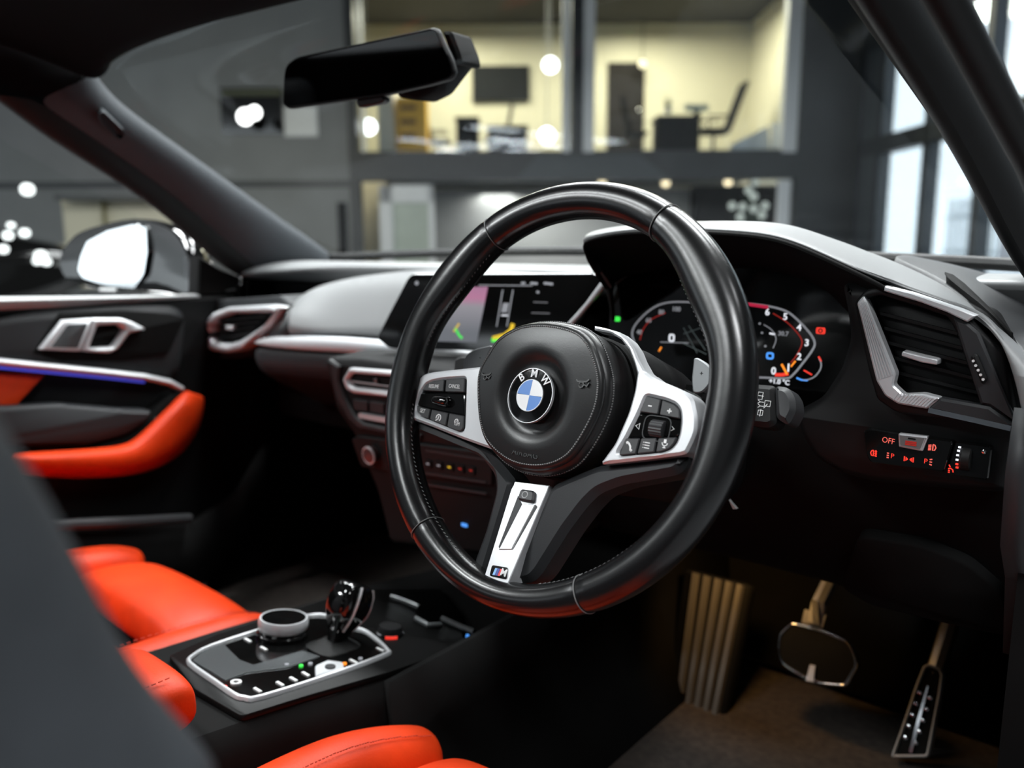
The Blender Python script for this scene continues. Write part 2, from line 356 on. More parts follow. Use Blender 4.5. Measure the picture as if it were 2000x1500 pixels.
def button(poly, txt=None, pos=None, size=0.0055, draw=None, rot=0.0, sx=0.8, m=BTN, h=0.0014):
    b = MB().plate(WF, rnd(WF.uvs(poly, TW), 0.0012, 3), (), -0.004, h, 0.0007).build('button', m, wheel, angle=30)
    cx = sum(p[0] for p in poly) / len(poly); cy = sum(p[1] for p in poly) / len(poly)
    u, v = WF.uv(*(pos or (cx, cy)), TW)
    if txt: text('button_lettering', txt, WF, u, v, h, size, WHITEP, b, rot=rot, sx=sx)
    if draw:
        mb = MB(); k = size * 0.1
        for seg, wd in draw: mb.ribbon(WF, [(u + x * k, v + y * k) for x, y in seg], wd * k, h, h + 0.0002)
        mb.build('button_icon', WHITEP, b, smooth=False)
    return b
button([(824, 763), (832, 751), (846, 745), (868, 741), (866, 765)], 'RESUME', (848, 755), 0.0052, rot=4, sx=0.72)
button([(871.5, 740.5), (908, 738.5), (906.5, 766.5), (869.5, 765.5)], 'CANCEL', (888, 755), 0.0052, rot=3, sx=0.72)
button([(814.5, 792.5), (841, 799), (837, 818), (822, 813), (815, 804)], 'SET', (826, 803), 0.0055, rot=-4, sx=0.8)
speedo = [(circ(0, 0, 4.2, 14, -40, 220), 0.6), ([(0, 0), (-2.6, 3.2)], 0.6)]
button([(843.5, 799.8), (875, 806.5), (871, 831.5), (839.5, 819.2)], draw=[(circ(0, 0, 4.0, 14, -60, 200), 0.7), ([(-0.5, -2.5), (0.3, 2.2)], 0.8), ([(-4, -4), (-1.5, -2.5)], 0.7)], pos=(857, 816), size=0.0075)
button([(877.5, 807), (905.5, 812), (905, 836), (902, 841), (896, 842), (873.5, 832.8)], 'LIM', (893.5, 828), 0.0052, draw=[([(x - 3, y + 4) for x, y in circ(0, 0, 4.0, 14, 0, 250)], 0.8), ([(-3, 4), (-1, 6)], 0.6)], rot=-3, sx=0.8)
button([(821.5, 767.5), (906.5, 769), (906, 810.5), (876, 805), (842, 798), (814.5, 791)], m=GLOSS, h=0.0006)
kn = MB(); c = WF.uv(861, 783, 0.004)
for k_, (x0, x1, hh) in enumerate(((-0.010, 0.010, 0.0052),)):
    kn.loft([[WF.p(c[0] + x, c[1] + 0.0052 * s_ * math.cos(a), 0.0005 + 0.0085 * s_ * math.sin(a)) for a in [math.pi * q / 10 for q in range(11)]] for x, s_ in ((-0.0105, 0.2), (-0.0098, 0.75), (-0.007, 1), (0.006, 1), (0.0085, 0.9), (0.0098, 0.55), (0.0102, 0.2))], False, True)
kn.build('rocker_switch', GLOSS, wheel)
button([(1263, 773), (1290.5, 780), (1285, 809.5), (1249.5, 804.5)], draw=[([(-3, 0), (3, 0)], 0.9)], pos=(1270, 793), size=0.0055)
button([(1293.5, 781), (1318, 790), (1326.5, 800), (1327.5, 818), (1288, 810.5)], draw=[([(-3, 0), (3, 0)], 0.8), ([(0, -3), (0, 3)], 0.8)], pos=(1308, 803), size=0.0062)
button([(1247.5, 809), (1328, 821), (1325.5, 846), (1321.5, 851.5), (1226, 853)], m=GLOSS, h=0.0004)
for px_, s_ in ((1245, -1), (1312, 1)):
    u, v = WF.uv(px_, 832 if s_ < 0 else 837, TW); k = 0.001
    MB().ribbon(WF, [(u - s_ * 1.5 * k, v + 2.4 * k), (u + s_ * 1.8 * k, v), (u - s_ * 1.5 * k, v - 2.4 * k)], 0.00028, 0.0004, 0.0007, True).build('arrow_mark', WHITEP, wheel, smooth=False)
# knurled scroll wheel
c = WF.uv(1281, 836, 0.004); sw = MB(); seg = 40
rows = []
for x, s_ in ((-0.0058, 0.8), (-0.0054, 1), (0.0054, 1), (0.0058, 0.8)):
    rows.append([WF.p(c[0] + x, c[1] + 0.0070 * s_ * (1 + (0.03 if q % 2 else -0.03)) * math.cos(2 * math.pi * q / seg), -0.0015 + 0.0078 * s_ * (1 + (0.03 if q % 2 else -0.03)) * math.sin(2 * math.pi * q / seg)) for q in range(seg)])
sw.loft(rows, True, True).build('scroll_wheel', BTN, wheel, angle=5)
MB().ribbon(WF, [(c[0] + x, c[1] + y) for x, y in rnd([(-0.0125, -0.0095), (0.0105, -0.0095), (0.0105, 0.0095), (-0.0125, 0.0095)], 0.006)], 0.0004, 0, 0.0012, True).build('scroll_wheel_frame', CHROME if False else PLASTG, wheel)
button([(1222, 856.3), (1249.5, 855.8), (1241.5, 886.5), (1209.5, 889.3)], draw=[([(-3.4, 4), (-1.2, 3), (1.0, 0), (1.6, -3.2), (3.4, -4.6)], 1.0), ([(-4.0, 4.6), (-2.6, 2.6)], 1.3), ([(1.2, -3), (3.6, -4.4)], 1.3)], pos=(1230, 872), size=0.0075)
button([(1252.5, 855.6), (1283, 855), (1277.5, 883.2), (1244.5, 886.2)], draw=[([(-3.4, y), (3.4, y)], 0.5) for y in (3, 0, -3)] + [([(-5.2, y), (-4.4, y)], 0.5) for y in (3, 0, -3)], pos=(1264, 870), size=0.0068)
button([(1286, 855), (1321, 853.8), (1317, 866), (1307, 876.5), (1292, 881.8), (1281, 882.8)], draw=[([(0, 4.4), (0, 0.2)], 1.6), (circ(0, 0.6, 3.4, 10, 180, 360), 0.5), ([(0, -2.8), (0, -5)], 0.5), ([(-1.8, -5), (1.8, -5)], 0.5)], pos=(1299, 866), size=0.0068)
# --- black carriers below the silver
low_l = [(792, 815), (840, 833), (900, 857), (940, 872), (975, 905), (1003, 940), (946, 1128), (924, 1112), (920, 1096), (942, 1036), (963, 956), (960, 926), (935, 892), (900, 874), (850, 852), (800, 832)]
low_r = [(1072, 948), (1110, 930), (1165, 908), (1250, 899), (1330, 889), (1340, 892), (1334, 912), (1318, 926), (1210, 945), (1166, 962), (1140, 988), (1104, 1036), (1050, 1122), (1034, 1137), (990, 1142)]
for p in (low_l, low_r): MB().plate(WF, rnd(WF.uvs(p, -0.006), 0.006, 4), (), -0.034, -0.006, 0.006).build('lower_spoke', PLASTG, wheel, angle=40)
hub = inset(pad_o, -0.004); MB().plate(WF, hub, (), -0.062, -0.033, 0.002).build('hub', BLACK, wheel)
# silver blade of the lower spoke
BA = R(13); BF = Fr(WF.p(0, -0.125, -0.001), WF.u, WF.v * math.cos(BA) - WF.n * math.sin(BA)); SW_ = 0.0
bl = [(1003, 940), (1073, 948), (991, 1142), (945, 1128)]
blade = MB().plate(BF, BF.uvs(bl, SW_), (), -0.02, SW_, 0.0006).build('spoke_blade', SATIN, wheel, label='silver blade of the lower spoke', angle=20)
gr = MB(); g1 = [(1012, 968), (1020, 985), (976, 1072), (974, 1068)]; g2 = [(1046, 985), (1050, 990), (1003, 1072), (1001, 1074)]
for g in (g1, g2): gr.plate(BF, BF.uvs(g, SW_), (), SW_ - 0.002, SW_ + 0.0002)
gr.build('blade_groove', PLASTG, blade)
MB().plate(BF, BF.uvs([(1021, 984), (1046, 986), (1000, 1074), (975, 1074)], SW_), (), SW_ - 0.002, SW_ + 0.0009, 0.0006).build('blade_ridge', SATIN, blade, angle=20)
hb = MB().plate(BF, rnd(BF.uvs([(1020, 957), (1048, 961), (1045, 984), (1014, 978)], SW_), 0.003), (), -0.006, SW_ + 0.004, 0.0015).build('heater_button', BTN, wheel)
u, v = BF.uv(1030, 969, SW_); MB().ribbon(BF, circ(u, v, 0.0028, 20), 0.0004, SW_ + 0.004, SW_ + 0.0042, True).build('button_icon', GREYP, hb, smooth=False)
bd = MB().plate(BF, rnd(BF.uvs([(962, 1104), (993, 1109), (990, 1132), (957, 1125)], SW_), 0.002), (), SW_ - 0.002, SW_ + 0.0008).build('sport_badge', GLOSS, wheel, label='small black badge with tricolour stripes and letter M')
B0 = SW_ + 0.0008
for k, cc in enumerate(((0.25, 0.5, 0.85), (0.06, 0.08, 0.35), (0.75, 0.04, 0.06))):
    q = [(962 + k * 5, 1123 + k * 0.8), (966.2 + k * 5, 1123.7 + k * 0.8), (972 + k * 5, 1110.2 + k * 0.8), (967.8 + k * 5, 1109.5 + k * 0.8)]
    MB().plate(BF, BF.uvs(q, B0), (), B0, B0 + 0.0004).build('badge_stripe', mat('badge_stripe_%d' % k, cc, 0.4, var=0.02), bd, smooth=False)
u, v = BF.uv(984, 1119, B0); text('badge_letter', 'M', BF, u, v, B0, 0.0085, EWH, bd, th=0.0005, sx=1.0, bold=0.02)
# --- shift paddles
pl = [(905, 702), (912, 690), (928, 681), (958, 674), (961, 677), (944, 712), (938, 726), (902, 726)]
pr = [(1354, 699), (1362, 698), (1380, 709), (1391, 722), (1390, 738), (1384, 754), (1370, 768), (1352, 768), (1350, 740), (1353, 712)]
PM = mat('paddle_metal', (0.13, 0.135, 0.14), 0.45, metal=0.4, var=0.05)
for p, sgn in ((pl, '-'), (pr, '+')):
    pd = MB().plate(WF, rnd(WF.uvs(p, -0.045), 0.003, 3), (), -0.0505, -0.045, 0.0012).build('shift_paddle', PM, wheel, angle=30)
    q = (1370, 730) if sgn == '+' else (938, 698); u, v = WF.uv(*q, -0.045)
    text('paddle_mark', sgn, WF, u, v, -0.045, 0.006, GLOSS, pd)
    MB().box(WF, u - 0.012, u + 0.004, v - 0.022, v - 0.010, -0.06, -0.046).build('paddle_arm', GLOSS, wheel)

# ================================================================== steering column and stalks
colm = thing('steering_column', 'dark plastic shroud behind the steering wheel', 'steering column', WF.p(0, -0.02, -0.06), rot=WROT)
rows = []
for w, a, b, dv in ((-0.065, 0.060, 0.052, 0.0), (-0.072, 0.080, 0.064, -0.003), (-0.12, 0.083, 0.066, -0.008), (-0.17, 0.080, 0.060, -0.012), (-0.26, 0.072, 0.052, -0.02), (-0.30, 0.05, 0.04, -0.02)):
    rows.append([WF.p(a * math.copysign(abs(math.cos(t)) ** 0.75, math.cos(t)) + 0.005, dv + b * math.copysign(abs(math.sin(t)) ** 0.75, math.sin(t)), w) for t in [2 * math.pi * k / 40 for k in range(40)]])
MB().loft(rows, True, True).build('column_shroud', PLAST, colm)
sr_ = thing('wiper_stalk', 'black wiper stalk with white wiper symbols and a grey tip', 'control stalk', WF.p(0.08, -0.02, -0.09), rot=WROT)
SF = -0.085
st = [(1462, 748), (1512, 752), (1514, 826), (1500, 834), (1462, 830)]
MB().plate(WF, rnd(WF.uvs(st, SF), 0.004), (), SF - 0.022, SF, 0.004).build('stalk_body', PLAST, sr_)
tp = [(1512, 752), (1538, 756), (1551, 776), (1553, 802), (1538, 830), (1514, 816)]
MB().plate(WF, rnd(WF.uvs(tp, SF), 0.004), (), SF - 0.022, SF + 0.001, 0.004).build('stalk_tip', PLASTG, sr_)
q0 = WF.uv(1440, 800, SF); q1 = WF.uv(1500, 800, SF); MB().tube([WF.p(0.07, q0[1] + 0.004, SF - 0.014), WF.p(q1[0], q1[1], SF - 0.011)], 0.010, 14).build('stalk_arm', PLAST, sr_)
mb = MB()
for (x, y), sh in (((1485, 773), 0), ((1485, 785), 1), ((1485, 793), 1), ((1485, 806), 2), ((1499, 789), 3)):
    u, v = WF.uv(x, y, SF); k = 0.001
    S = {0: [[(-2, 3), (2, 3), (2, -3), (-2, -3), (-2, 3)], [(-2, 0), (3, 0)]], 1: [[(-2, -1.4), (0, 0), (-2, 1.4)], [(0, 0), (3, 0)]], 2: [[(-2, 2), (2, 2), (2, -2), (-2, -2), (-2, 2)], [(0, 3), (0, -3)]], 3: [[(-2.4, 2.6), (2.4, 2.6), (2.4, -2), (-2.4, -2), (-2.4, 2.6)], [(-2.5, -3.8), (0, 0)]]}[sh]
    for seg in S: mb.ribbon(WF, [(u + a * k, v + b * k) for a, b in seg], 0.00024, SF, SF + 0.0002)
mb.build('wiper_symbols', WHITEP, sr_, smooth=False)
sl = thing('indicator_stalk', 'black indicator stalk half hidden behind the spoke', 'control stalk', WF.p(-0.08, -0.02, -0.09), rot=WROT)
st = [(884, 700), (900, 692), (950, 696), (950, 730), (882, 730)]
MB().plate(WF, rnd(WF.uvs(st, SF), 0.004), (), SF - 0.022, SF, 0.004).build('stalk_body', PLAST, sl)
q1 = WF.uv(915, 715, SF); MB().tube([WF.p(-0.065, q1[1], SF - 0.014), WF.p(q1[0], q1[1], SF - 0.011)], 0.010, 14).build('stalk_arm', PLAST, sl)
u, v = WF.uv(908, 705, SF); mb = MB()
for dx in (0, 0.004, 0.008): mb.ribbon(WF, [(u + dx, v), (u + dx + 0.0025, v)], 0.0006, SF, SF + 0.0003)
mb.build('stalk_symbols', WHITEP, sl, smooth=False)

# ================================================================== dashboard
SOL = lambda t: ('SOLIDIFY', {'thickness': t, 'offset': -1.0})
SUB = ('SUBSURF', {'levels': 1, 'render_levels': 2})
def yrow(l): return [aty(*p) for p in l]
dash = thing('dashboard', 'dark grey dashboard with a silver trim strip across the passenger side', 'dashboard', (0, 0.42, 0.60))
XS = (-0.69, -0.6, -0.5, -0.4, -0.3, -0.2, -0.1, 0, 0.1, 0.2, 0.3, 0.4, 0.5, 0.6, 0.69)
def wsy(x): return 0.615 - 0.14 * (abs(x) / 0.69) ** 2.4 * 0.45
rows = [[Vector((x, wsy(x) + 0.03, 0.925)) for x in XS], [Vector((x, wsy(x), 0.936)) for x in XS], [Vector((x, 0.50, 0.9385)) for x in XS], [Vector((x, 0.43, 0.938)) for x in XS], [Vector((x, 0.40 - max(0, -x - 0.45) * 0.15, 0.936 - max(0, -x - 0.45) * 0.06)) for x in XS], [Vector((x, 0.397 - max(0, -x - 0.45) * 0.2, 0.930 - max(0, -x - 0.45) * 0.09)) for x in XS], [Vector((x, 0.41, 0.90)) for x in XS]]
MB().loft(rows).build('dash_top', DASH, dash, mods=[SUB, SOL(0.012)])
r1 = yrow([(568, 596, .32), (585, 568, .345), (640, 544, .372), (720, 530, .388), (800, 521, .395), (900, 517, .395), (1000, 524, .395), (1120, 530, .395)])
r0 = [p + Vector((0, 0.02, -0.012)) for p in r1]
r2 = yrow([(565, 606, .30), (582, 590, .315), (640, 570, .345), (720, 556, .355), (800, 548, .36), (900, 548, .36), (1000, 552, .36), (1120, 560, .36)])
r3 = yrow([(563, 630, .287), (582, 625, .292), (640, 618, .318), (720, 612, .325), (800, 610, .332), (900, 615, .338), (1000, 622, .345), (1120, 630, .35)])
r4 = yrow([(562, 656, .285), (585, 656, .287), (650, 656, .30), (720, 660, .307), (800, 668, .315), (900, 680, .322), (1000, 695, .328), (1120, 712, .335)])
r5 = [p + Vector((0, 0.03, -0.004)) for p in r4]
MB().loft([r0, r1, r2, r3, r4, r5]).build('dash_pad', DASH, dash, mods=[SUB, SOL(0.01)])
MB().box(Fr((0, 0, 0), (1, 0, 0), (0, 1, 0)), -0.68, 0.66, 0.43, 0.56, 0.62, 0.922).build('dash_carrier', BLACK, dash)
# facet between pad and passenger vent, then the face around the vent
f0 = yrow([(568, 594, .33), (565, 606, .302), (563, 630, .289), (561, 658, .287)]); f1 = yrow([(548, 598, .335), (545, 612, .31), (536, 634, .30), (522, 662, .295)])
f2 = yrow([(400, 590, .335), (395, 600, .31), (392, 650, .295), (392, 690, .29)])
MB().loft([f0, f1]).build('vent_facet', PLASTG, dash, mods=[SOL(0.008)])
fr_ = yframe(0.31); MB().plate(fr_, fr_.uvs([(385, 588), (545, 577), (572, 596), (566, 660), (500, 678), (470, 700), (380, 700)]), (), -0.06, 0.0, 0.003).build('vent_surround', PLASTG, dash)
# silver trim strip, a bar with a rounded section
top = yrow([(498, 668, .285), (508, 661, .284), (530, 657, .284), (600, 656, .288), (680, 658, .296), (770, 666, .305), (860, 677, .313), (960, 692, .32), (1060, 707, .325)])
bot = yrow([(498, 671, .285), (512, 676, .282), (545, 681, .282), (605, 686, .286), (680, 690, .294), (770, 696, .303), (860, 708, .311), (960, 724, .318), (1060, 742, .323)])
rows = []
for a, b in zip(top, bot):
    h = (a - b); rows.append([a + Vector((0, .012, 0)), a, a - h * 0.15 + Vector((0, -.0035, 0)), a - h * 0.5 + Vector((0, -.005, 0)), a - h * 0.85 + Vector((0, -.003, 0)), b, b + Vector((0, .014, 0))])
MB().loft(rows, True, True).build('trim_strip', SATIN, dash, label='brushed silver trim strip', mods=[('SUBSURF', {'levels': 1, 'render_levels': 2})], angle=60)
# lower passenger dash
c0 = yrow([(500, 678, .292), (545, 684, .29), (605, 689, .294), (680, 693, .30), (770, 699, .31), (900, 718, .32), (1060, 745, .33)])
c1 = [p + Vector((0, -0.004, -0.012)) for p in c0]; c2 = [p + Vector((0, 0.0, -0.045)) for p in c0]; c3 = [p + Vector((0, 0.07, -0.085)) for p in c0]; c4 = [Vector((p.x, 0.50, 0.62)) for p in c0]; c5 = [Vector((p.x, 0.62, 0.60)) for p in c0]
MB().loft([c0, c1, c2, c3, c4, c5]).build('glovebox_face', PLASTG, dash, mods=[SUB, SOL(0.01)])
# driver side panel that carries vent and light switches
DP = yframe(0.215)
dpo = [(1640, 552), (1700, 556), (1900, 620), (2010, 700), (2010, 840), (1985, 870), (1962, 966), (1850, 958), (1700, 943), (1640, 928), (1588, 895), (1562, 852), (1548, 806), (1602, 778), (1640, 720), (1658, 660), (1650, 600)]
MB().plate(DP, rnd(DP.uvs(dpo), 0.008), (), -0.15, 0.0, 0.008).build('driver_panel', PLAST, dash, angle=50)
# shoulder from hood down over the vent
S1 = [(1735, 501, .36), (1790, 526, .35), (1840, 552, .335), (1880, 580, .315), (1930, 620, .285), (1975, 660, .25), (2005, 695, .21), (2040, 750, .16), (2060, 820, .14)]
S2 = [(1728, 555, .20), (1780, 568, .20), (1830, 586, .20), (1877, 602, .199), (1908, 616, .197), (1945, 655, .19), (1975, 730, .18), (1995, 830, .17), (2000, 880, .17)]
s1, s2 = yrow(S1), yrow(S2)
S0 = [(1800, 503, .47), (1850, 511, .46), (1895, 528, .44), (1935, 556, .41), (1975, 590, .375), (2010, 625, .33), (2040, 660, .28), (2070, 710, .22), (2090, 780, .18)]
s0 = yrow(S0)
MB().loft([[p + Vector((0.02, 0.05, -0.01)) for p in s0], s0, [(a * 0.5 + b * 0.5) + Vector((0, 0, 0.003)) for a, b in zip(s0, s1)], s1]).build('demister_ridge', PLASTG, dash, mods=[SUB, SOL(0.012)])
# demister grille slot on the shoulder
a = [(1846, 543, .345), (1862, 548, .345), (1885, 566, .33), (1912, 592, .305), (1935, 615, .28), (1975, 660, .245)]
b = [(1848, 551, .34), (1858, 560, .335), (1880, 578, .32), (1910, 602, .295), (1930, 620, .275), (1974, 663, .243)]
A, B_ = yrow(a), yrow(b); up = Vector((0, -0.003, 0.006))
MB().loft([[p + up for p in A], [p + up for p in B_], [p - up for p in B_], [p - up for p in A]], False).build('demister_grille', BLACK, dash, mods=[SOL(0.002)])
# knee bolster below
rows = [[Vector((x, y, z + 0.015 * math.cos((x - 0.45) * 4))) for x in (0.20, 0.3, 0.4, 0.5, 0.6, 0.70)] for y, z in ((0.26, 0.795), (0.255, 0.76), (0.27, 0.70), (0.31, 0.62), (0.35, 0.575), (0.42, 0.56), (0.60, 0.58))]
MB().loft(rows).build('knee_bolster', BLACK, dash, mods=[SUB, SOL(0.01)])
KF = Fr((0.5, 0.29, 0.65), (1, 0, 0), (0, -0.42, 0.9))
MB().plate(KF, rnd(KF.uvs([(1640, 1150), (1676, 1048), (1800, 1068), (1890, 1103), (1958, 1162), (1985, 1250), (1850, 1222), (1700, 1185)], 0.004), 0.01), (), -0.02, 0.004, 0.003).build('fuse_lid', BLACK, dash, angle=50)
ECP = xframe(0.695); MB().loft([[Vector((0.69, y, z)), Vector((0.71, y, z))] for y, z in ((0.17, 0.85), (0.16, 0.80), (0.17, 0.74), (0.21, 0.70), (0.24, 0.62))]).build('end_cap', PLASTG, dash, mods=[SOL(0.01)])

# ================================================================== instrument hood and cluster
clu = thing('instrument_cluster', 'digital instrument cluster with two glowing gauges under a black hood', 'instrument cluster', (0.37, 0.34, 0.80))
L1 = [(1372 - 198, 560, .37), (1150, 525, .33), (1138, 490, .295), (1140, 463, .28), (1160, 452, .32), (1190, 446, .345), (1240, 440, .36), (1330, 432, .36), (1450, 427, .36), (1520, 428, .36), (1570, 438, .36), (1640, 462, .36), (1740, 503, .36), (1800, 530, .345)]
L2 = [(1190, 562, .27), (1165, 525, .235), (1143, 490, .20), (1134, 467, .185), (1150, 458, .18), (1190, 449, .18), (1240, 443, .18), (1340, 441, .18), (1430, 446, .18), (1500, 452, .18), (1560, 470, .18), (1625, 500, .18), (1690, 530, .185), (1738, 556, .195)]
L4 = [(1196, 640, .335), (1192, 600, .335), (1192, 565, .34), (1196, 550, .345), (1204, 543, .345), (1225, 532, .345), (1262, 524, .345), (1330, 518, .345), (1410, 515, .345), (1480, 517, .345), (1535, 526, .345), (1590, 545, .345), (1640, 575, .345), (1668, 620, .345)]
l1, l2, l4 = yrow(L1), yrow(L2), yrow(L4)
lb = [Vector((p.x - 0.02, 0.55, 0.938)) for p in l1]
l15 = [(a * 0.45 + b * 0.55) + Vector((0, 0, 0.003)) for a, b in zip(l1, l2)]
l3 = [p + Vector((0, 0.004, -0.005)) for p in l2]
c1, c2 = l1[:12] + yrow([(1690, 482, .36), (1745, 506, .355)]) + s1[2:], l2[:13] + yrow([(1728, 549, .192), (1752, 560, .197)]) + s2[2:]
cm = [(a * 0.45 + b * 0.55) + Vector((0, 0, 0.003)) for a, b in zip(c1, c2)]
cb = [Vector((p.x - 0.02, 0.55, 0.938)) if i < 13 else p + Vector((0.01, 0.05, -0.012)) for i, p in enumerate(c1)]
n_ = min(len(c1), len(c2)); cend = [p + Vector((0, 0.006 if i < 13 else 0.03, -0.004)) for i, p in enumerate(c2)]
MB().loft([cb[:n_], c1[:n_], cm[:n_], c2[:n_], cend[:n_]]).build('dash_cowl', DASH, dash, mods=[('SUBSURF', {'levels': 1, 'render_levels': 2}), SOL(0.003)], angle=60)
l35 = [(a * 0.5 + b * 0.5) + Vector((0, 0, 0.004)) for a, b in zip(l3, l4)]
MB().loft([[p + Vector((0, 0.0015, -0.003)) for p in l2], l3, l35, l4]).build('hood_lining', BLACK, clu, mods=[SUB, SOL(0.004)], angle=60)
CFm = Fr((0.37, 0.345, 0.86), (1, 0, 0), (0, 0.06, 1))
pan = [(1192, 560), (1240, 530), (1330, 515), (1480, 515), (1600, 545), (1670, 600), (1668, 680), (1640, 740), (1602, 785), (1540, 812), (1350, 812), (1230, 760), (1185, 680)]
MB().plate(CFm, rnd(CFm.uvs(pan), 0.01), (), -0.02, 0.0, 0.002).build('screen_glass', GLOSS, clu)
GW = 0.0006
def cp(pts): return CFm.uvs(pts)
def crib(name, pts, hw, m, closed=False, sm_=3, w=0.0):
    q = [tuple(p) for p in cat(cp(pts), sm_, closed)] if sm_ > 1 else cp(pts)
    return MB().ribbon(CFm, q, hw, w, w + GW, closed).build(name, m, clu, smooth=False)
crib('gauge_outline', [(1240, 670), (1235, 655), (1237, 642), (1246, 628), (1264, 610), (1286, 596), (1312, 590), (1345, 590), (1372, 592)], 0.0010, G_GREY)
crib('gauge_outline', [(1463, 593), (1501, 598), (1534, 607), (1555, 622), (1579, 647), (1591, 667), (1588, 682), (1570, 707), (1549, 732), (1534, 739), (1483, 737), (1400, 735)], 0.0011, G_GREY)
crib('redline_arc', [(1440, 592), (1463, 594.5), (1501, 600)], 0.0018, G_CRIM, w=GW)
crib('gauge_arc', [(1510, 612), (1534, 627), (1554, 646), (1567, 668), (1556, 694), (1545, 708)], 0.0006, G_DIMRED)
crib('gauge_arc', [(1250, 664), (1256, 644), (1272, 624), (1300, 611)], 0.0005, G_DIMRED)
crib('gauge_needle', [(1527, 711), (1538, 731)], 0.0011, G_ORANGE, sm_=1, w=GW)
crib('gauge_fill', [(1514, 732), (1528, 732), (1540, 730)], 0.0018, G_RED, sm_=1)
crib('gauge_fill', [(1545, 716), (1554, 705)], 0.0008, G_ORANGE, sm_=1)
for s_, x, y, z in (('6', 1499, 610, .0105), ('5', 1534, 619, .0105), ('4', 1561, 640, .0105), ('3', 1576, 670, .0105), ('2', 1561, 697, .0105), ('1', 1540, 719, .0125), ('0', 1511, 725, .0115), ('40', 1249, 649, .008), ('60', 1267, 626, .008), ('80', 1292, 610, .008), ('100', 1321, 604, .008), ('+1.0 \u00b0C', 1522, 746, .0075), ('30.7', 1530, 652, .007)):
    u, v = CFm.uv(x, y); text('gauge_figure', s_, CFm, u, v, 0, z, G_WHITE if len(s_) == 1 or s_[0] == '+' else G_GREY, clu, th=GW, bold=0.02)
def icon(name, x, y, du, dv, m, ring=False):
    u, v = CFm.uv(x, y); q = rnd([(u - du, v - dv), (u + du, v - dv), (u + du, v + dv), (u - du, v + dv)], min(du, dv) * 0.6)
    (MB().ribbon(CFm, q, min(du, dv) * 0.35, 0, GW, True) if ring else MB().plate(CFm, q, (), 0, GW)).build(name, m, clu, smooth=False)
icon('green_lamp', 1206, 623, 0.0042, 0.003, G_GREEN); icon('brake_lamp', 1603, 646, 0.005, 0.0036, G_RED)
u, v = CFm.uv(1603, 646); MB().ribbon(CFm, circ(u, v, 0.002, 14), 0.0005, GW, GW * 2, True).build('brake_lamp_mark', GLOSS, clu, smooth=False)
icon('speed_box', 1312, 660, 0.0030, 0.0038, G_WHITE, True); icon('traction_icon', 1504, 695, 0.0034, 0.003, G_BLUE, True)
crib('road_line', [(1290, 668), (1345, 670)], 0.0005, G_GREY, sm_=1); crib('orange_mark', [(1287, 686), (1292, 678)], 0.0009, G_ORANGE, sm_=1)
for q in ([(1335, 640), (1362, 690)], [(1345, 636), (1378, 684)], [(1330, 668), (1380, 692)], [(1335, 652), (1370, 640)]): crib('map_line', q, 0.0004, mat('map_grey', (0.05, 0.06, 0.06), 0.5, emit=(0.1, 0.13, 0.13), es=0.4, var=0.02), sm_=1)
crib('fuel_arc', [(1600, 700), (1604, 710), (1602, 722), (1592, 735), (1580, 741), (1568, 742)], 0.0007, G_GREY); crib('fuel_arc', [(1599, 696), (1604, 706)], 0.0009, G_RED, sm_=1)
crib('fuel_needle', [(1570, 723), (1586, 732)], 0.0008, G_RED, sm_=1); crib('fuel_glow', [(1556, 738), (1566, 742), (1578, 743)], 0.0009, G_BLUE)
for y in (632, 650, 676): icon('gear_dot', 1484 + (y - 632) * 0.25, y, 0.0012, 0.0012, G_GREY)
crib('selector_arc', [(1492, 634), (1508, 645), (1516, 662), (1510, 680)], 0.0005, G_GREY)
crib('white_dash', [(1503, 651), (1514, 653)], 0.0010, G_WHITE, sm_=1)

# ================================================================== central display
DF = yframe(0, R(10), R(16), o=(0.03, 0.318, 0.89))
disp = thing('centre_display', 'wide black infotainment screen showing a parking camera picture', 'screen', DF.p(0, -0.06, -0.01))
do = [(735, 660), (797, 542), (808, 534), (1162, 533), (1181, 547), (1100, 690), (760, 680)]
MB().plate(DF, rnd(DF.uvs(do), 0.006), (), -0.012, 0.0, 0.0012).build('screen_glass', GLOSS, disp)
def drib(name, pts, hw, m): return MB().ribbon(DF, DF.uvs(pts), hw, 0, 0.0004).build(name, m, disp, smooth=False)
def dpl(name, pts, m, w=0.0): return MB().plate(DF, DF.uvs(pts), (), w, w + 0.0004).build(name, m, disp, smooth=False)
pk = bpy.data.materials.new('camera_view_picture'); pk.use_nodes = True; nt = pk.node_tree; b = nt.nodes['Principled BSDF']; tc = nt.nodes.new('ShaderNodeTexCoord'); rp = nt.nodes.new('ShaderNodeValToRGB'); sp = nt.nodes.new('ShaderNodeSeparateXYZ'); mr = nt.nodes.new('ShaderNodeMapRange')
mr.inputs[1].default_value = 0.02; mr.inputs[2].default_value = 0.10; nt.links.new(tc.outputs['Object'], sp.inputs[0]); nt.links.new(sp.outputs[2], mr.inputs[0]); nt.links.new(mr.outputs[0], rp.inputs[0])
e = rp.color_ramp.elements; e[0].position = 0.0; e[0].color = (0.13, 0.14, 0.16, 1); e[1].position = 1.0; e[1].color = (0.30, 0.15, 0.26, 1); k = e.new(0.45); k.color = (0.26, 0.25, 0.28, 1); k = e.new(0.6); k.color = (0.42, 0.16, 0.28, 1)
b.inputs['Base Color'].default_value = (0.01, 0.01, 0.01, 1); nt.links.new(rp.outputs[0], b.inputs['Emission Color']); b.inputs['Emission Strength'].default_value = 1.0
dpl('camera_picture', [(835, 562), (953, 560), (931, 669), (800, 665)], pk)
drib('header_line', [(935, 557), (1040, 558)], 0.0006, G_GREY)
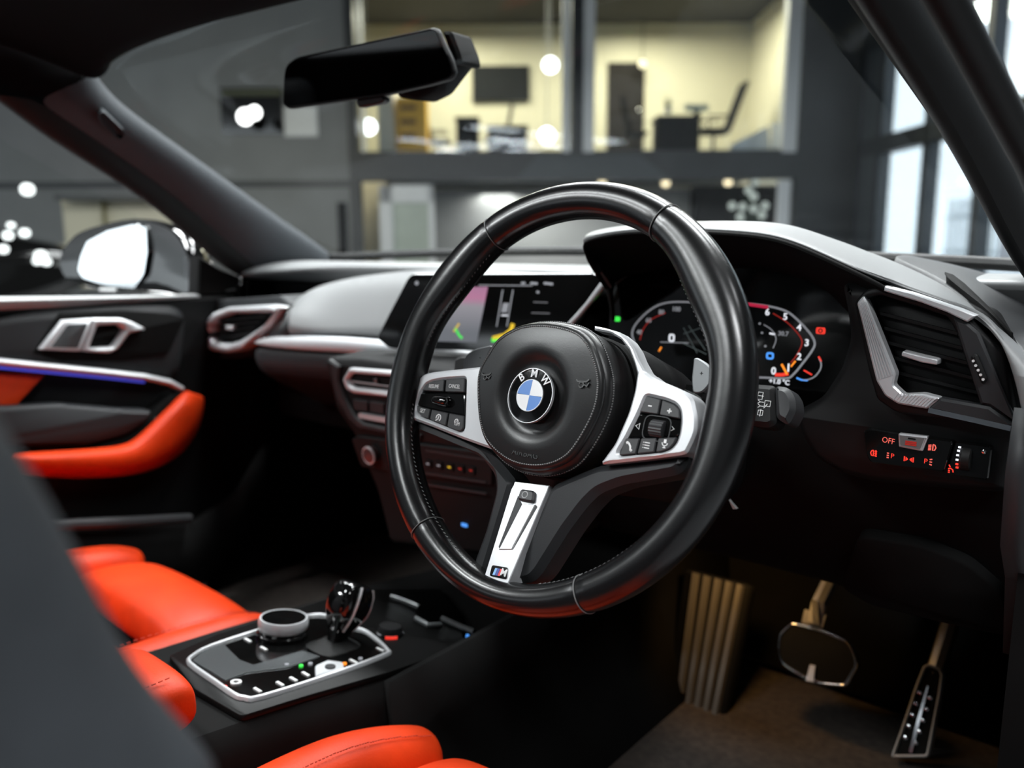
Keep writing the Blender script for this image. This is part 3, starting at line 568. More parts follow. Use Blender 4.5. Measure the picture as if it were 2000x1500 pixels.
drib('parking_arc', [(962, 661), (985, 655), (998, 645), (1002, 632)], 0.0030, G_YELLOW); drib('parking_arc', [(960, 664), (978, 664), (992, 658)], 0.0028, G_GREEN)
drib('guide_line', [(889, 641), (897, 655), (903, 661)], 0.0018, G_GREEN); drib('guide_line', [(886, 648), (897, 632)], 0.0014, G_YELLOW)
for x in (982, 1002): drib('car_outline', [(x, 566), (x - 12, 638)], 0.0008, G_GREY)
dpl('car_roof', [(983, 592), (994, 592), (990, 610), (979, 610)], G_GREY); drib('car_bar', [(979, 616), (992, 616)], 0.0008, G_WHITE)
for q in ([(1038, 611), (1074, 612)], [(1042, 590), (1070, 591)]): drib('menu_line', q, 0.0007, mat('menu_grey', (0.05, 0.05, 0.05), 0.5, emit=(0.2, 0.2, 0.22), es=0.5, var=0.02))
for q in ([(1018, 553), (1026, 553)], [(1036, 553), (1050, 554)], [(1062, 553), (1080, 555)], [(1048, 570), (1053, 571)]): drib('status_mark', q, 0.0016, G_GREY)
u, v = DF.uv(814, 553); MB().plate(DF, circ(u, v, 0.003, 12), (), 0, 0.0004).build('menu_dot', G_GREY, disp, smooth=False)
a = yrow([(1181, 552, .33), (1166, 572, .325), (1150, 592, .32), (1130, 616, .315), (1108, 640, .31)])
MB().tube(a, [0.005, 0.0045, 0.0035, 0.0038, 0.004], 10).build('display_side_bar', SATIN, disp)

# ================================================================== vents
def bars(fr, p0, p1, q0, q1, n, hw, w, m, par):
    """n slats from edge p0-p1 (left) to q0-q1 (right)"""
    for i in range(n):
        t = (i + 0.5) / n; a = (p0[0] + (p1[0] - p0[0]) * t, p0[1] + (p1[1] - p0[1]) * t); b = (q0[0] + (q1[0] - q0[0]) * t, q0[1] + (q1[1] - q0[1]) * t)
        A, B2 = fr.uv(*a), fr.uv(*b)
        MB().loft([[fr.p(x, y + hw, w), fr.p(x, y + hw * 0.6, w - 0.012), fr.p(x, y - hw, w - 0.012), fr.p(x, y - hw * 0.2, w)] for x, y in (A, B2)], True, True).build('slat', m, par, smooth=False)
pv = thing('air_vent', 'passenger side air vent with a slanted silver frame beside the door', 'air vent', aty(450, 690, .30))
PV = yframe(0.298)
ring_o = [(384, 672), (391, 636), (412, 612), (444, 600), (520, 596), (545, 600), (520, 640), (470, 683), (442, 690), (412, 686)]
ring_i = [(404, 655), (408, 640), (424, 622), (448, 612), (532, 610), (512, 636), (466, 666), (442, 673), (414, 670)]
MB().plate(PV, rnd(PV.uvs(ring_o, 0.012), 0.006), [rnd(PV.uvs(ring_i, 0.012), 0.005)], -0.02, 0.012, 0.005).build('vent_frame', SATIN, pv, angle=60)
MB().plate(PV, PV.uvs(ring_i, 0.0), (), -0.05, -0.018).build('vent_back', BLACK, pv)
bars(PV, (428, 622), (424, 666), (524, 614), (490, 654), 4, 0.0022, 0.004, PLAST, pv)
u, v = PV.uv(448, 640, 0.008); MB().box(PV, u - 0.012, u + 0.012, v - 0.004, v + 0.004, -0.004, 0.009).build('vent_tab', SATIN, pv, mods=[('BEVEL', {'width': 0.0015, 'segments': 2})])

rv = thing('air_vent', 'driver side air vent with a ribbed silver frame and thumb wheel', 'air vent', aty(1820, 800, .20))
RV = yframe(0.205)
vo = [(1673, 588), (1686, 574), (1712, 744), (1728, 772), (1753, 788), (1811, 797), (1812, 797)]
body_o = [(1668, 590), (1690, 566), (1730, 556), (1890, 622), (1960, 690), (1985, 838), (1750, 806), (1712, 780), (1695, 720)]
body_h = [(1692, 582), (1720, 576), (1850, 618), (1868, 650), (1915, 792), (1800, 772), (1760, 776), (1742, 752), (1748, 728)]
MB().plate(RV, rnd(RV.uvs(body_o, 0.006), 0.004), [rnd(RV.uvs(body_h, 0.006), 0.003)], -0.02, 0.006, 0.002).build('vent_body', PLAST, rv, angle=50)
MB().plate(RV, RV.uvs(body_h), (), -0.06, -0.045).build('vent_back', BLACK, rv)
# ribbed silver frame in two legs with fine ribs across
legs_o = [(1673, 592), (1686, 577), (1693, 590), (1749, 730), (1744, 752), (1764, 771), (1802, 769), (1836, 778), (1811, 799), (1753, 789), (1728, 773), (1711, 744)]
sv = MB().plate(RV, rnd(RV.uvs(legs_o, 0.011), 0.002), (), 0.0, 0.011, 0.0015).build('vent_frame', SATIN, rv, angle=30, label='ribbed silver vent frame')
mb = MB()
def lerp(a, b, t): return (a[0] + (b[0] - a[0]) * t, a[1] + (b[1] - a[1]) * t)
for i in range(6):
    t = (i + 0.5) / 6; mb.ribbon(RV, RV.uvs([lerp((1677, 592), (1691, 590), t), lerp((1713, 742), (1745, 732), t)], 0.011), 0.0004, 0.0105, 0.0117)
for i in range(12):
    t = (i + 0.5) / 12; mb.ribbon(RV, RV.uvs([lerp((1752, 766), (1830, 780), t), lerp((1742, 780), (1811, 796), t)], 0.011), 0.0003, 0.0105, 0.0115)
mb.build('frame_rib', SATIN, sv, smooth=False, kind='stuff')
MB().plate(RV, RV.uvs([(1836, 778), (1932, 795), (1979, 828), (1972, 836), (1811, 799)], 0.011), (), 0.0, 0.011, 0.002).build('vent_lower_lip', PLASTG, rv, angle=30)
MB().ribbon(RV, RV.uvs([(1813, 801), (1900, 820), (1974, 837)], 0.011), 0.0022, 0.0, 0.011).build('vent_lower_edge', CHROME, rv)
MB().plate(RV, RV.uvs([(1728, 559), (1780, 572), (1830, 589), (1877, 605), (1906, 617), (1889, 629), (1850, 610), (1800, 591), (1725, 568)], 0.012), (), 0.0, 0.012, 0.001).build('vent_top_strip', SATIN, rv, angle=30)
MB().plate(RV, RV.uvs([(1862, 622), (1890, 631), (1912, 650), (1990, 838), (1978, 826), (1932, 793), (1915, 790)], 0.010), (), -0.004, 0.010, 0.002).build('vent_side_panel', PLASTG, rv, angle=30)
bars(RV, (1712, 600), (1752, 745), (1862, 640), (1912, 785), 5, 0.0022, -0.004, PLAST, rv)
tb = MB().loft([[RV.p(*RV.uv(x, y, 0.006), 0.006) for x, y in ((1762, 686), (1805, 697), (1832, 703), (1830, 713), (1800, 708), (1760, 695))], [RV.p(*RV.uv(x, y, 0.006), -0.010) for x, y in ((1762, 684), (1805, 695), (1832, 701), (1830, 715), (1800, 710), (1760, 697))]], True, True).build('vent_tab', SATIN, rv, mods=[('BEVEL', {'width': 0.001, 'segments': 2})])
tw_ = MB().plate(RV, rnd(RV.uvs([(1895, 696), (1908, 690), (1930, 742), (1918, 752)], 0.012), 0.004), (), 0.0, 0.014, 0.002).build('thumb_wheel', RUBBER, rv)
for i in range(5):
    u, v = RV.uv(1901 + i * 4.8, 705 + i * 9, 0.014); MB().plate(RV, circ(u, v, 0.0011, 8), (), 0.0135, 0.0146).build('thumb_wheel_dot', WHITEP, tw_)

cs = thing('centre_stack', 'centre stack with a silver framed air vent and climate controls', 'centre stack', (0, 0.24, 0.52))
CSF = yframe(0.215, R(-4))
body = [(632, 700), (700, 700), (1120, 760), (1130, 800), (1080, 960), (1050, 1100), (760, 1060), (735, 960), (690, 850), (655, 800)]
MB().plate(CSF, rnd(CSF.uvs(body), 0.008), (), -0.14, 0.0, 0.006).build('stack_body', PLAST, cs, angle=50)
sil = [(640, 702), (662, 716), (660, 742), (672, 775), (692, 812), (708, 826), (820, 850), (818, 862), (700, 838), (680, 820), (655, 775)]
MB().plate(CSF, CSF.uvs(sil, 0.006), (), 0.0, 0.006, 0.003).build('stack_edge', PLASTG, cs, angle=40)
vf_o = [(667, 742), (680, 719), (770, 726), (960, 748), (960, 812), (770, 778), (688, 769), (675, 762)]
vf_i = [(676, 742), (686, 730), (770, 736), (952, 758), (952, 798), (770, 765), (690, 757), (682, 752)]
MB().plate(CSF, rnd(CSF.uvs(vf_o, 0.008), 0.004), [rnd(CSF.uvs(vf_i, 0.008), 0.003)], -0.004, 0.008, 0.003).build('vent_frame', SATIN, cs, angle=60)
MB().plate(CSF, CSF.uvs(vf_i, 0.0), (), -0.003, 0.001).build('vent_back', BLACK, cs)
bars(CSF, (690, 732), (690, 757), (955, 760), (955, 798), 1, 0.0012, 0.005, SATIN, cs)
u, v = CSF.uv(731, 744, 0.008); MB().lathe(CSF.p(u, v, 0.003), CSF.n, [(0.004, 0), (0.004, 0.004), (0.002, 0.006)], 12).build('vent_tab', CHROME, cs)
for i in range(7):
    x0 = 688 + i * 32; y0 = 780 + i * 4.2
    MB().plate(CSF, rnd(CSF.uvs([(x0, y0), (x0 + 29, y0 + 3.8), (x0 + 29, y0 + 24), (x0 + 3, y0 + 20)], 0.004), 0.001), (), 0.0, 0.004, 0.001).build('radio_button', PLASTG, cs)
MB().ribbon(CSF, CSF.uvs([(700, 812), (770, 824), (920, 850)], 0.006), 0.0035, 0.0, 0.006).build('radio_trim', SATIN, cs)
cl_o = [(686, 858), (700, 852), (960, 885), (960, 950), (760, 922), (705, 912)]
MB().plate(CSF, rnd(CSF.uvs(cl_o, 0.005), 0.004), (), 0.0, 0.005, 0.0015).build('climate_panel', PLAST, cs)
u, v = CSF.uv(722, 889, 0.012); kn = MB().lathe(CSF.p(u, v, 0.004), CSF.n, [(0.0125, 0), (0.0125, 0.008), (0.011, 0.012), (0.006, 0.013), (0.0005, 0.013)], 28).build('climate_knob', mat('knob_reddish', (0.09, 0.05, 0.05), 0.3, metal=0.3, var=0.1), cs)
MB().tube([CSF.p(u + 0.0125 * math.cos(t), v + 0.0125 * math.sin(t), 0.014) for t in [2 * math.pi * k / 28 for k in range(28)]], 0.0015, 8, True).build('knob_ring', SATIN, kn)
for i, m_ in enumerate((G_GREY, G_GREY, G_YELLOW, G_DIMRED, G_DIMRED)):
    u, v = CSF.uv(838 + i * 21, 905 + i * 3.2, 0.005); b_ = MB().box(CSF, u - 0.006, u + 0.006, v - 0.005, v + 0.005, 0.004, 0.0075).build('climate_button', PLAST, cs)
    MB().box(CSF, u - 0.0025, u + 0.0025, v - 0.001, v + 0.001, 0.0075, 0.0079).build('button_icon', m_, b_, smooth=False)
for i in range(3): MB().ribbon(CSF, CSF.uvs([(832, 880 + i * 22 + (22 if i else 0)), (950, 898 + i * 22 + (22 if i else 0))], 0.005), 0.0012, 0.004, 0.0065).build('panel_rib', PLASTG, cs)
u, v = CSF.uv(906, 1026, 0.002); MB().box(CSF, u - 0.005, u + 0.005, v - 0.002, v + 0.002, 0, 0.002).build('blue_port_light', G_BLUE, cs)

# ================================================================== light switch unit
ls = thing('light_switch_panel', 'black headlight switch panel with glowing red symbols', 'switch panel', aty(1800, 940, .21))
LS = yframe(0.209)
lo_ = [(1686, 841), (1700, 838), (1862, 862), (1845, 922), (1700, 903), (1692, 890)]
MB().plate(LS, rnd(LS.uvs(lo_, 0.003), 0.003), (), -0.005, 0.003, 0.001).build('switch_plate', GLOSS, ls)
MB().plate(LS, rnd(LS.uvs([(1866, 862), (1938, 873), (1930, 938), (1848, 926)], 0.003), 0.003), (), -0.005, 0.003, 0.001).build('dimmer_plate', GLOSS, ls)
bf = [(1754, 847), (1812, 853), (1801, 882), (1755, 873)]
bt = MB().plate(LS, rnd(LS.uvs(bf, 0.006), 0.001), (), 0.0, 0.006, 0.0012).build('auto_button', SATIN, ls, angle=20)
MB().plate(LS, LS.uvs([(1758, 850), (1806, 855.5), (1797, 877), (1759, 869.5)], 0.006), (), 0.005, 0.0065).build('button_face', mat('button_grey', (0.16, 0.165, 0.165), 0.4, metal=0.3, var=0.05), bt)
u, v = LS.uv(1779, 866, 0.0065); mb = MB()
for k in (-1, 0, 1): mb.box(LS, u - 0.0045, u + 0.0045, v + k * 0.0014 - 0.0005, v + k * 0.0014 + 0.0005, 0.0065, 0.0068)
mb.build('button_icon', G_DIMRED, bt, smooth=False)
u, v = LS.uv(1781, 857, 0.0065); MB().box(LS, u - 0.003, u + 0.003, v - 0.0006, v + 0.0006, 0.0065, 0.0068).build('button_slot', BLACK, bt, smooth=False)
u, v = LS.uv(1735, 861, 0.003); text('off_lettering', 'OFF', LS, u, v, 0.003, 0.0072, G_PINKRED, ls, rot=-4, sx=0.85)
def lsym(x, y, segs, w_=0.0005, m_=G_PINKRED):
    u, v = LS.uv(x, y, 0.003); mb = MB()
    for s_ in segs: mb.ribbon(LS, [(u + a * 0.001, v + b * 0.001) for a, b in s_], w_, 0.003, 0.0033)
    mb.build('switch_symbol', m_, ls, smooth=False)
lampD = [(0, 2.6), (1.5, 2.2), (2.4, 0), (1.5, -2.2), (0, -2.6), (0, 2.6)]
lsym(1822, 874, [lampD] + [[(-1.2, y), (-3.6, y - 0.6)] for y in (2, 0.7, -0.7, -2)])
lsym(1706, 885, [[(-a, b) for a, b in lampD]] + [[(1, y), (3, y - 0.4)] for y in (2, 0, -2)] + [[(2, 3), (2, -3)]], m_=G_RED)
lsym(1739, 890, [[(-3, y), (-1.2, y)] for y in (2, 0, -2)]); u, v = LS.uv(1743, 891, 0.003); text('switch_letter', 'P', LS, u, v, 0.003, 0.006, G_RED, ls)
lsym(1775, 897, [[(-1, 0), (-2.2, 1.6), (-2.2, -1.6), (-1, 0)], [(1, 0), (2.2, 1.6), (2.2, -1.6), (1, 0)], [(-3.6, 2.2), (-3.6, -2.2)], [(3.6, 2.2), (3.6, -2.2)]], m_=G_RED)
lsym(1815, 902, [[(0.2, y), (2.2, y * 1.3)] for y in (2, 0, -2)]); u, v = LS.uv(1808, 901, 0.003); text('switch_letter', 'P', LS, u, v, 0.003, 0.006, G_RED, ls)
u, v = LS.uv(1880, 898, 0.006); tw2 = MB().lathe(LS.p(u + 0.004, v, -0.002) - LS.u * 0.006, LS.u, [(0.010, 0), (0.011, 0.001), (0.011, 0.007), (0.010, 0.008)], 30).build('dimmer_wheel', RUBBER, ls)
for i in range(6):
    a = R(-40 + i * 20); u2 = u - 0.0035 ; MB().box(LS, u2 - 0.001, u2 + 0.001, v + 0.0112 * math.sin(a) - 0.0007, v + 0.0112 * math.sin(a) + 0.0007, -0.003 + 0.0112 * math.cos(a), -0.0015 + 0.0112 * math.cos(a)).build('wheel_mark', G_WHITE if i > 1 else G_RED, tw2)
lsym(1857, 916, [[(-1.5, 3.5), (-0.5, 1.5)], [(-2, 0), (0, 0.6), (1.6, -0.6), (2, -2.6)], [(-2, -1.5), (-0.5, -1.5)], [(-2, -3), (-0.5, -3)]], m_=G_RED)
u, v = LS.uv(1922, 882, 0.003); MB().lathe(LS.p(u, v, 0.002), LS.n, [(0.0018, 0), (0.0018, 0.002), (0.0006, 0.0026)], 12).build('sensor_dot', CHROME, ls)

# ================================================================== centre console
con = thing('centre_console', 'gloss black centre console between the seats with a silver bezel', 'console', (0.01, 0.0, 0.28))
CT = R(8); CF = Fr((0.02, -0.04, 0.500), (1, 0, 0), (0, math.cos(CT), -math.sin(CT)))
def cz(y): return CF.o.z - (y - CF.o.y) * math.tan(CT)
rows = []
for y, xl, xr in ((-0.52, -0.10, 0.125), (-0.20, -0.105, 0.125), (-0.13, -0.11, 0.125), (-0.05, -0.12, 0.13), (0.05, -0.13, 0.14), (0.13, -0.14, 0.150), (0.24, -0.15, 0.16), (0.40, -0.15, 0.165)):
    z = cz(y) - 0.004; rows.append([Vector((xl, y, 0.26)), Vector((xl, y, z - 0.02)), Vector((xl + 0.012, y, z)), Vector((xr - 0.012, y, z)), Vector((xr, y, z - 0.012)), Vector((xr + 0.006, y, z - 0.03)), Vector((xr + 0.008, y, 0.40)), Vector((xr + 0.01, y, 0.26))])
MB().loft(rows, True, True).build('console_body', BLACK, con, angle=40)
ctop = [(330, 1280), (420, 1240), (560, 1195), (700, 1150), (860, 1150), (900, 1200), (905, 1262), (760, 1312), (600, 1358), (472, 1398), (440, 1380), (380, 1345)]
MB().plate(CF, rnd(CF.uvs(ctop, 0.003), 0.006), (), -0.003, 0.003, 0.0008).build('console_top', mat('satin_black', (0.003, 0.003, 0.003), 0.40, spec=0.15, var=0.2), con, angle=50)
# padded grey edge along the driver's side
e = [CF.p(*CF.uv(x, y, -0.008), -0.010) for x, y in ((470, 1408), (560, 1382), (680, 1345), (800, 1308), (890, 1278))]
MB().tube(e, 0.009, 10, flat=0.8).build('console_edge', PLASTG, con)
bo = [(366, 1294), (374, 1279), (396, 1266), (433, 1252), (495, 1232), (560, 1212), (600, 1201), (640, 1201), (693, 1224), (718, 1232), (746, 1254), (759, 1268), (758, 1277), (675, 1309), (514, 1361), (476, 1363), (455, 1357), (417, 1331)]
bz = [tuple(p) for p in cat(CF.uvs(bo, 0.006), 3, True)]
MB().plate(CF, bz, [inset(ccw(bz), 0.0045)], -0.002, 0.008, 0.0015).build('bezel', SATIN, con, angle=50, label='bright silver bezel around the selector panel')
MB().plate(CF, inset(ccw(bz), 0.003), (), -0.002, 0.005).build('selector_panel', GLOSS, con)
GP = mat('brushed_graphite', (0.14, 0.15, 0.155), 0.25, metal=0.6, bump=(60, 0.05), vec=(1, 20, 20))
MB().plate(CF, CF.uvs([(376, 1291), (398, 1272), (436, 1258), (468, 1290), (495, 1300), (590, 1272), (625, 1283), (560, 1305), (480, 1315), (440, 1330)], 0.005), (), 0.004, 0.0062, 0.0005).build('panel_inlay', GP, con, angle=20)
# selector panel keys
for x, y in ((484, 1250), (515, 1266), (503, 1347), (547, 1335), (573, 1326), (597, 1316), (690, 1291), (742, 1268)):
    u, v = CF.uv(x, y, 0.006); MB().box(CF, u - 0.006, u + 0.006, v - 0.0016, v + 0.0016, 0.004, 0.0064).build('key_print', WHITEP, con, smooth=False)
u, v = CF.uv(461, 1332, 0.006); MB().ribbon(CF, circ(u, v, 0.0045, 20), 0.0014, 0.004, 0.0066, True).build('parking_brake_mark', WHITEP, con, smooth=False)
for x, y, m_ in ((439, 1341, G_RED), (588, 1300, G_GREEN), (673, 1296, G_ORANGE), (560, 1298, G_GREY), (606, 1296, G_GREY), (704, 1286, G_GREY)):
    u, v = CF.uv(x, y, 0.006); MB().plate(CF, circ(u, v, 0.0025, 10), (), 0.004, 0.0068).build('indicator_light', m_, con, smooth=False)
MB().plate(CF, rnd(CF.uvs([(615, 1302), (640, 1291), (670, 1295), (672, 1306), (616, 1322)], 0.007), 0.003), (), 0.004, 0.0085, 0.001).build('start_plate', SATIN, con, angle=30)
u, v = CF.uv(645, 1303, 0.0085); MB().plate(CF, circ(u, v, 0.006, 18), (), 0.008, 0.010).build('drive_mode_key', PLASTG, con)
# tray at the front with a round button and chrome guards
u, v = CF.uv(762, 1228, 0.01); sb = MB().lathe(CF.p(u, v, 0.0), CF.n, [(0.016, 0), (0.016, 0.010), (0.014, 0.014), (0.0005, 0.0145)], 28).build('start_button', PLAST, con)
MB().tube([CF.p(u + 0.0165 * math.cos(t), v + 0.0165 * math.sin(t), 0.006) for t in [2 * math.pi * k / 28 for k in range(28)]], 0.0012, 6, True).build('button_ring', CHROME, sb)
MB().ribbon(CF, [(u + 0.0175 * math.cos(t), v + 0.0175 * math.sin(t)) for t in [R(-60 + 10 * k) for k in range(6)]], 0.0008, 0.003, 0.0065).build('button_light', G_RED, sb)
for q in ([(812, 1208), (836, 1222), (862, 1220)], [(864, 1208), (890, 1220), (926, 1234)], [(765, 1166), (790, 1174), (818, 1186)]):
    MB().tube([CF.p(*CF.uv(x, y, 0.006), 0.006) for x, y in q], 0.0038, 8).build('tray_guard', GP, con)
u, v = CF.uv(913, 1243, 0.002); MB().lathe(CF.p(u, v, 0.0), CF.n, [(0.0022, 0), (0.0022, 0.004), (0.0008, 0.005)], 10).build('blue_light', G_BLUE, con)
# rotary controller
rc = thing('rotary_controller', 'round black rotary controller with a bright chrome ring on the console', 'control knob', CF.p(*CF.uv(552, 1240, 0.006), 0.006))
c = CF.p(*CF.uv(552, 1240, 0.006), 0.006)
MB().lathe(c, CF.n, [(0.031, 0), (0.031, 0.004), (0.0285, 0.005), (0.0285, 0.010)], 48).build('knob_skirt', GLOSS, rc)
MB().lathe(c, CF.n, [(0.0285, 0.009), (0.0300, 0.012), (0.0300, 0.019), (0.0285, 0.0225), (0.0265, 0.0225), (0.0262, 0.0215)], 48).build('knob_ring', SATIN, rc)
MB().lathe(c, CF.n, [(0.0262, 0.018), (0.0262, 0.0222), (0.0005, 0.0218)], 48).build('touch_pad', GLOSS, rc)
# gear selector
gs = thing('gear_selector', 'gloss black gear selector lever with chrome edges on the console', 'gear lever', CF.p(*CF.uv(655, 1268, 0.004), 0.004))
def rsec(c, ax, ay, up, yawd, n=20, pw=0.55):
    up = Vector(up).normalized(); x = Vector((math.cos(R(yawd)), math.sin(R(yawd)), 0)); x = (x - up * x.dot(up)).normalized(); y = up.cross(x)
    return [c + x * (ax * math.copysign(abs(math.cos(t)) ** pw, math.cos(t))) + y * (ay * math.copysign(abs(math.sin(t)) ** pw, math.sin(t))) for t in [2 * math.pi * k / n for k in range(n)]]
gx = CF.p(*CF.uv(655, 1268, 0.004), 0.004).x
spine = [(654, 1272, 0.009, 0.011, (0, 0.3, 1)), (658, 1250, 0.0085, 0.011, (0, 0.4, 1)), (664, 1228, 0.011, 0.014, (0, 0.5, 1)), (669, 1212, 0.017, 0.019, (0, 0.5, 1)), (676, 1195, 0.0205, 0.024, (0, 0.55, 1)), (683, 1175, 0.0215, 0.0255, (0, 0.6, 1)), (690, 1156, 0.0205, 0.024, (0, 0.6, 1)), (696, 1142, 0.017, 0.020, (0, 0.6, 1)), (698, 1137, 0.010, 0.012, (0, 0.6, 1))]
rows = [rsec(atx(x, y, gx - 0.004), ax, ay, up, 0) for x, y, ax, ay, up in spine]
MB().loft(rows, True, True).build('lever_grip', GLOSS, gs, mods=[('SUBSURF', {'levels': 1, 'render_levels': 2})])
for k in (0.9,):
    pth = [r_[0] * 0.5 + r_[19] * 0.5 + Vector((0.0012, -0.001, 0)) for r_ in rows[2:8]]
    MB().tube(pth, 0.0016, 8).build('lever_trim', SATIN, gs)
    pth = [r_[3] * 0.5 + r_[4] * 0.5 + Vector((0.001, 0, 0)) for r_ in rows[2:8]]
    MB().tube(pth, 0.0012, 8).build('lever_trim', SATIN, gs)
MB().loft([rsec(CF.p(*CF.uv(650, 1262, 0.004), 0.003), 0.030, 0.034, CF.n, 0), rsec(CF.p(*CF.uv(653, 1262, 0.004), 0.009), 0.018, 0.02, CF.n, 0), rsec(CF.p(*CF.uv(654, 1262, 0.004), 0.014), 0.012, 0.013, CF.n, 0)], True, True).build('lever_gaiter', RUBBER, gs)
# armrest
rows = []
for y, k in ((-0.60, 1.0), (-0.30, 1.0), (-0.235, 0.98), (-0.212, 0.9), (-0.20, 0.72), (-0.197, 0.4)):
    cx, hz, cz_ = 0.058, 0.034 * k, 0.553
    rows.append([Vector((cx + 0.062 * (0.75 + 0.25 * k) * math.copysign(abs(math.cos(t)) ** 0.6, math.cos(t)), y, cz_ + hz * math.copysign(abs(math.sin(t)) ** 0.6, math.sin(t)))) for t in [2 * math.pi * j / 28 for j in range(28)]])
MB().loft(rows, True, True).build('armrest', RED, con, label='red leather armrest lid', mods=[('SUBSURF', {'levels': 1, 'render_levels': 2})], angle=80)
mb = MB()
for i in range(60):
    y = -0.6 + i * 0.0064; mb.tube([(0.104, y, 0.5835), (0.104, y + 0.004, 0.5835)], 0.0007, 5)
mb.build('armrest_stitching', REDT, con, kind='stuff')
MB().box(Fr((0.055, -0.4, 0), (1, 0, 0), (0, 1, 0)), -0.055, 0.055, -0.22, 0.17, 0.40, 0.53).build('armrest_base', BLACK, con)

# ================================================================== seats
def seat_cushion(cx, half, y0, y1, zt, parent, mc, bol=0.032, droop=0.03):
    # centre pad
    def pad(xa, xb, ya, yb, z0, dome, drop, name):
        rows = []
        for i in range(13):
            t = i / 12; y = ya + (yb - ya) * t; edge = 1 - (2 * t - 1) ** 8
            r_ = []
            for j in range(13):
                s_ = j / 12 * 2 - 1; e2 = (1 - abs(s_) ** 6); k = max(0.0, edge * e2) ** 0.5
                r_.append(Vector(((xa + xb) / 2 + (xb - xa) / 2 * s_, y, z0 - drop * t * t + dome * (1 - s_ * s_) * (1 - (2 * t - 1) ** 2) - 0.05 * (1 - k))))
            rows.append(r_)
        MB().loft(rows).build(name, mc, parent, mods=[('SOLIDIFY', {'thickness': 0.06, 'offset': -1}), SUB], angle=80)
    pad(cx - half + 0.055, cx + half - 0.055, y0, y1 - 0.165, zt, 0.006, 0.0, 'seat_base')
    pad(cx - half + 0.05, cx + half - 0.05, y1 - 0.16, y1, zt + 0.012, 0.016, droop, 'thigh_pad')
    for s_ in (-1, 1):
        pth = cat([(cx + s_ * (half - 0.03), y0 - 0.02, zt - 0.02), (cx + s_ * (half - 0.035), y0 + 0.12, zt + 0.002), (cx + s_ * (half - 0.035), y0 + 0.26, zt), (cx + s_ * (half - 0.04), y1 - 0.09, zt - 0.012), (cx + s_ * (half - 0.05), y1 - 0.02, zt - 0.035)], 4)
        n = len(pth); rad = [0.044 * (1 - 0.25 * (i / (n - 1)) ** 3) * (1 if 0 < i < n - 1 else 0.55) for i in range(n)]
        o = MB().tube(pth, rad, 18, flat=0.95).build('bolster', mc, parent, mods=[SUB], angle=80)
        mb = MB()
        for i in range(n - 2):
            for k in range(6):
                a = pth[i].lerp(pth[i + 1], k / 6); b = pth[i].lerp(pth[i + 1], k / 6 + 0.1); d = Vector((-s_ * 0.016, 0, rad[i] * 0.93)); mb.tube([a + d, b + d], 0.0007, 5)
        mb.build('stitching', REDT, o, kind='stuff')
    MB().box(Fr((cx, 0, 0), (1, 0, 0), (0, 1, 0)), -half + 0.03, half - 0.03, y0, y1 - 0.05, 0.30, zt - 0.055).build('seat_pan', BLACK, parent, mods=[('BEVEL', {'width': 0.02, 'segments': 3})])
ps = thing('passenger_seat', 'orange red leather passenger seat cushion beside the console', 'car seat', (-0.375, -0.25, 0.28))
seat_cushion(-0.375, 0.245, -0.46, 0.085, 0.452, ps, RED, droop=0.025)
ds = thing('driver_seat', 'driver seat with a dark grey backrest and red leather cushion', 'car seat', (0.37, -0.4, 0.28))
seat_cushion(0.385, 0.225, -0.40, 0.03, 0.464, ds, RED)
rows = []
edge = [atx(x, y, 0.575) for x, y in ((-160, 560), (-60, 690), (0, 790), (60, 885), (130, 1005), (200, 1150), (270, 1290), (385, 1416), (480, 1530))]
for p in edge:
    y, z = p.y, p.z
    prof = [(0.625, y - 0.16), (0.632, y - 0.10), (0.622, y - 0.04), (0.600, y - 0.008), (0.575, y), (0.550, y - 0.012), (0.525, y - 0.035), (0.47, y - 0.055), (0.37, y - 0.06), (0.27, y - 0.055), (0.215, y - 0.035), (0.19, y - 0.012), (0.165, y), (0.14, y - 0.008), (0.118, y - 0.04), (0.108, y - 0.10), (0.115, y - 0.16), (0.37, y - 0.18)]
    rows.append([Vector((a, b, z)) for a, b in prof])
MB().loft(rows, True, True).build('backrest', SEATG, ds, mods=[('SUBSURF', {'levels': 2, 'render_levels': 2})], angle=80, label='dark grey leather backrest')

# ================================================================== passenger door
pdr = thing('door_1', 'passenger door panel with silver handle and red armrest', 'car door', (-0.70, 0.0, 0.30), kind='structure')
XD = xframe(-0.690)
MB().plate(XD, rnd([(-0.75, -0.46), (0.36, -0.46), (0.45, -0.2), (0.46, 0.075), (-0.75, 0.085)], 0.02), (), -0.03, 0.0, 0.006).build('door_card', PLAST, pdr, angle=50)
def xpl(X, pts, th, name, m_, ch=0.002, r=0.004, **kw):
    f_ = xframe(X); q = f_.uvs(pts); return MB().plate(f_, rnd(q, r) if r else q, (), -th, 0.0, ch).build(name, m_, pdr, angle=45, **kw)
MB().loft([[atx(x, y, X) for x, y, X in r_] for r_ in ([(-420, 578, -.70), (0, 579, -.70), (120, 578, -.70), (250, 577, -.70), (385, 574, -.695)], [(-420, 592, -.672), (0, 588, -.672), (120, 585, -.675), (250, 582, -.68), (390, 577, -.688)], [(-420, 628, -.675), (0, 606, -.675), (120, 600, -.678), (250, 592, -.682), (392, 581, -.689)])]).build('window_ledge', mat('ledge_grey', (0.33, 0.335, 0.335), 0.45, bump=(1200, 0.2, 0.0003)), pdr, mods=[SOL(0.01)])
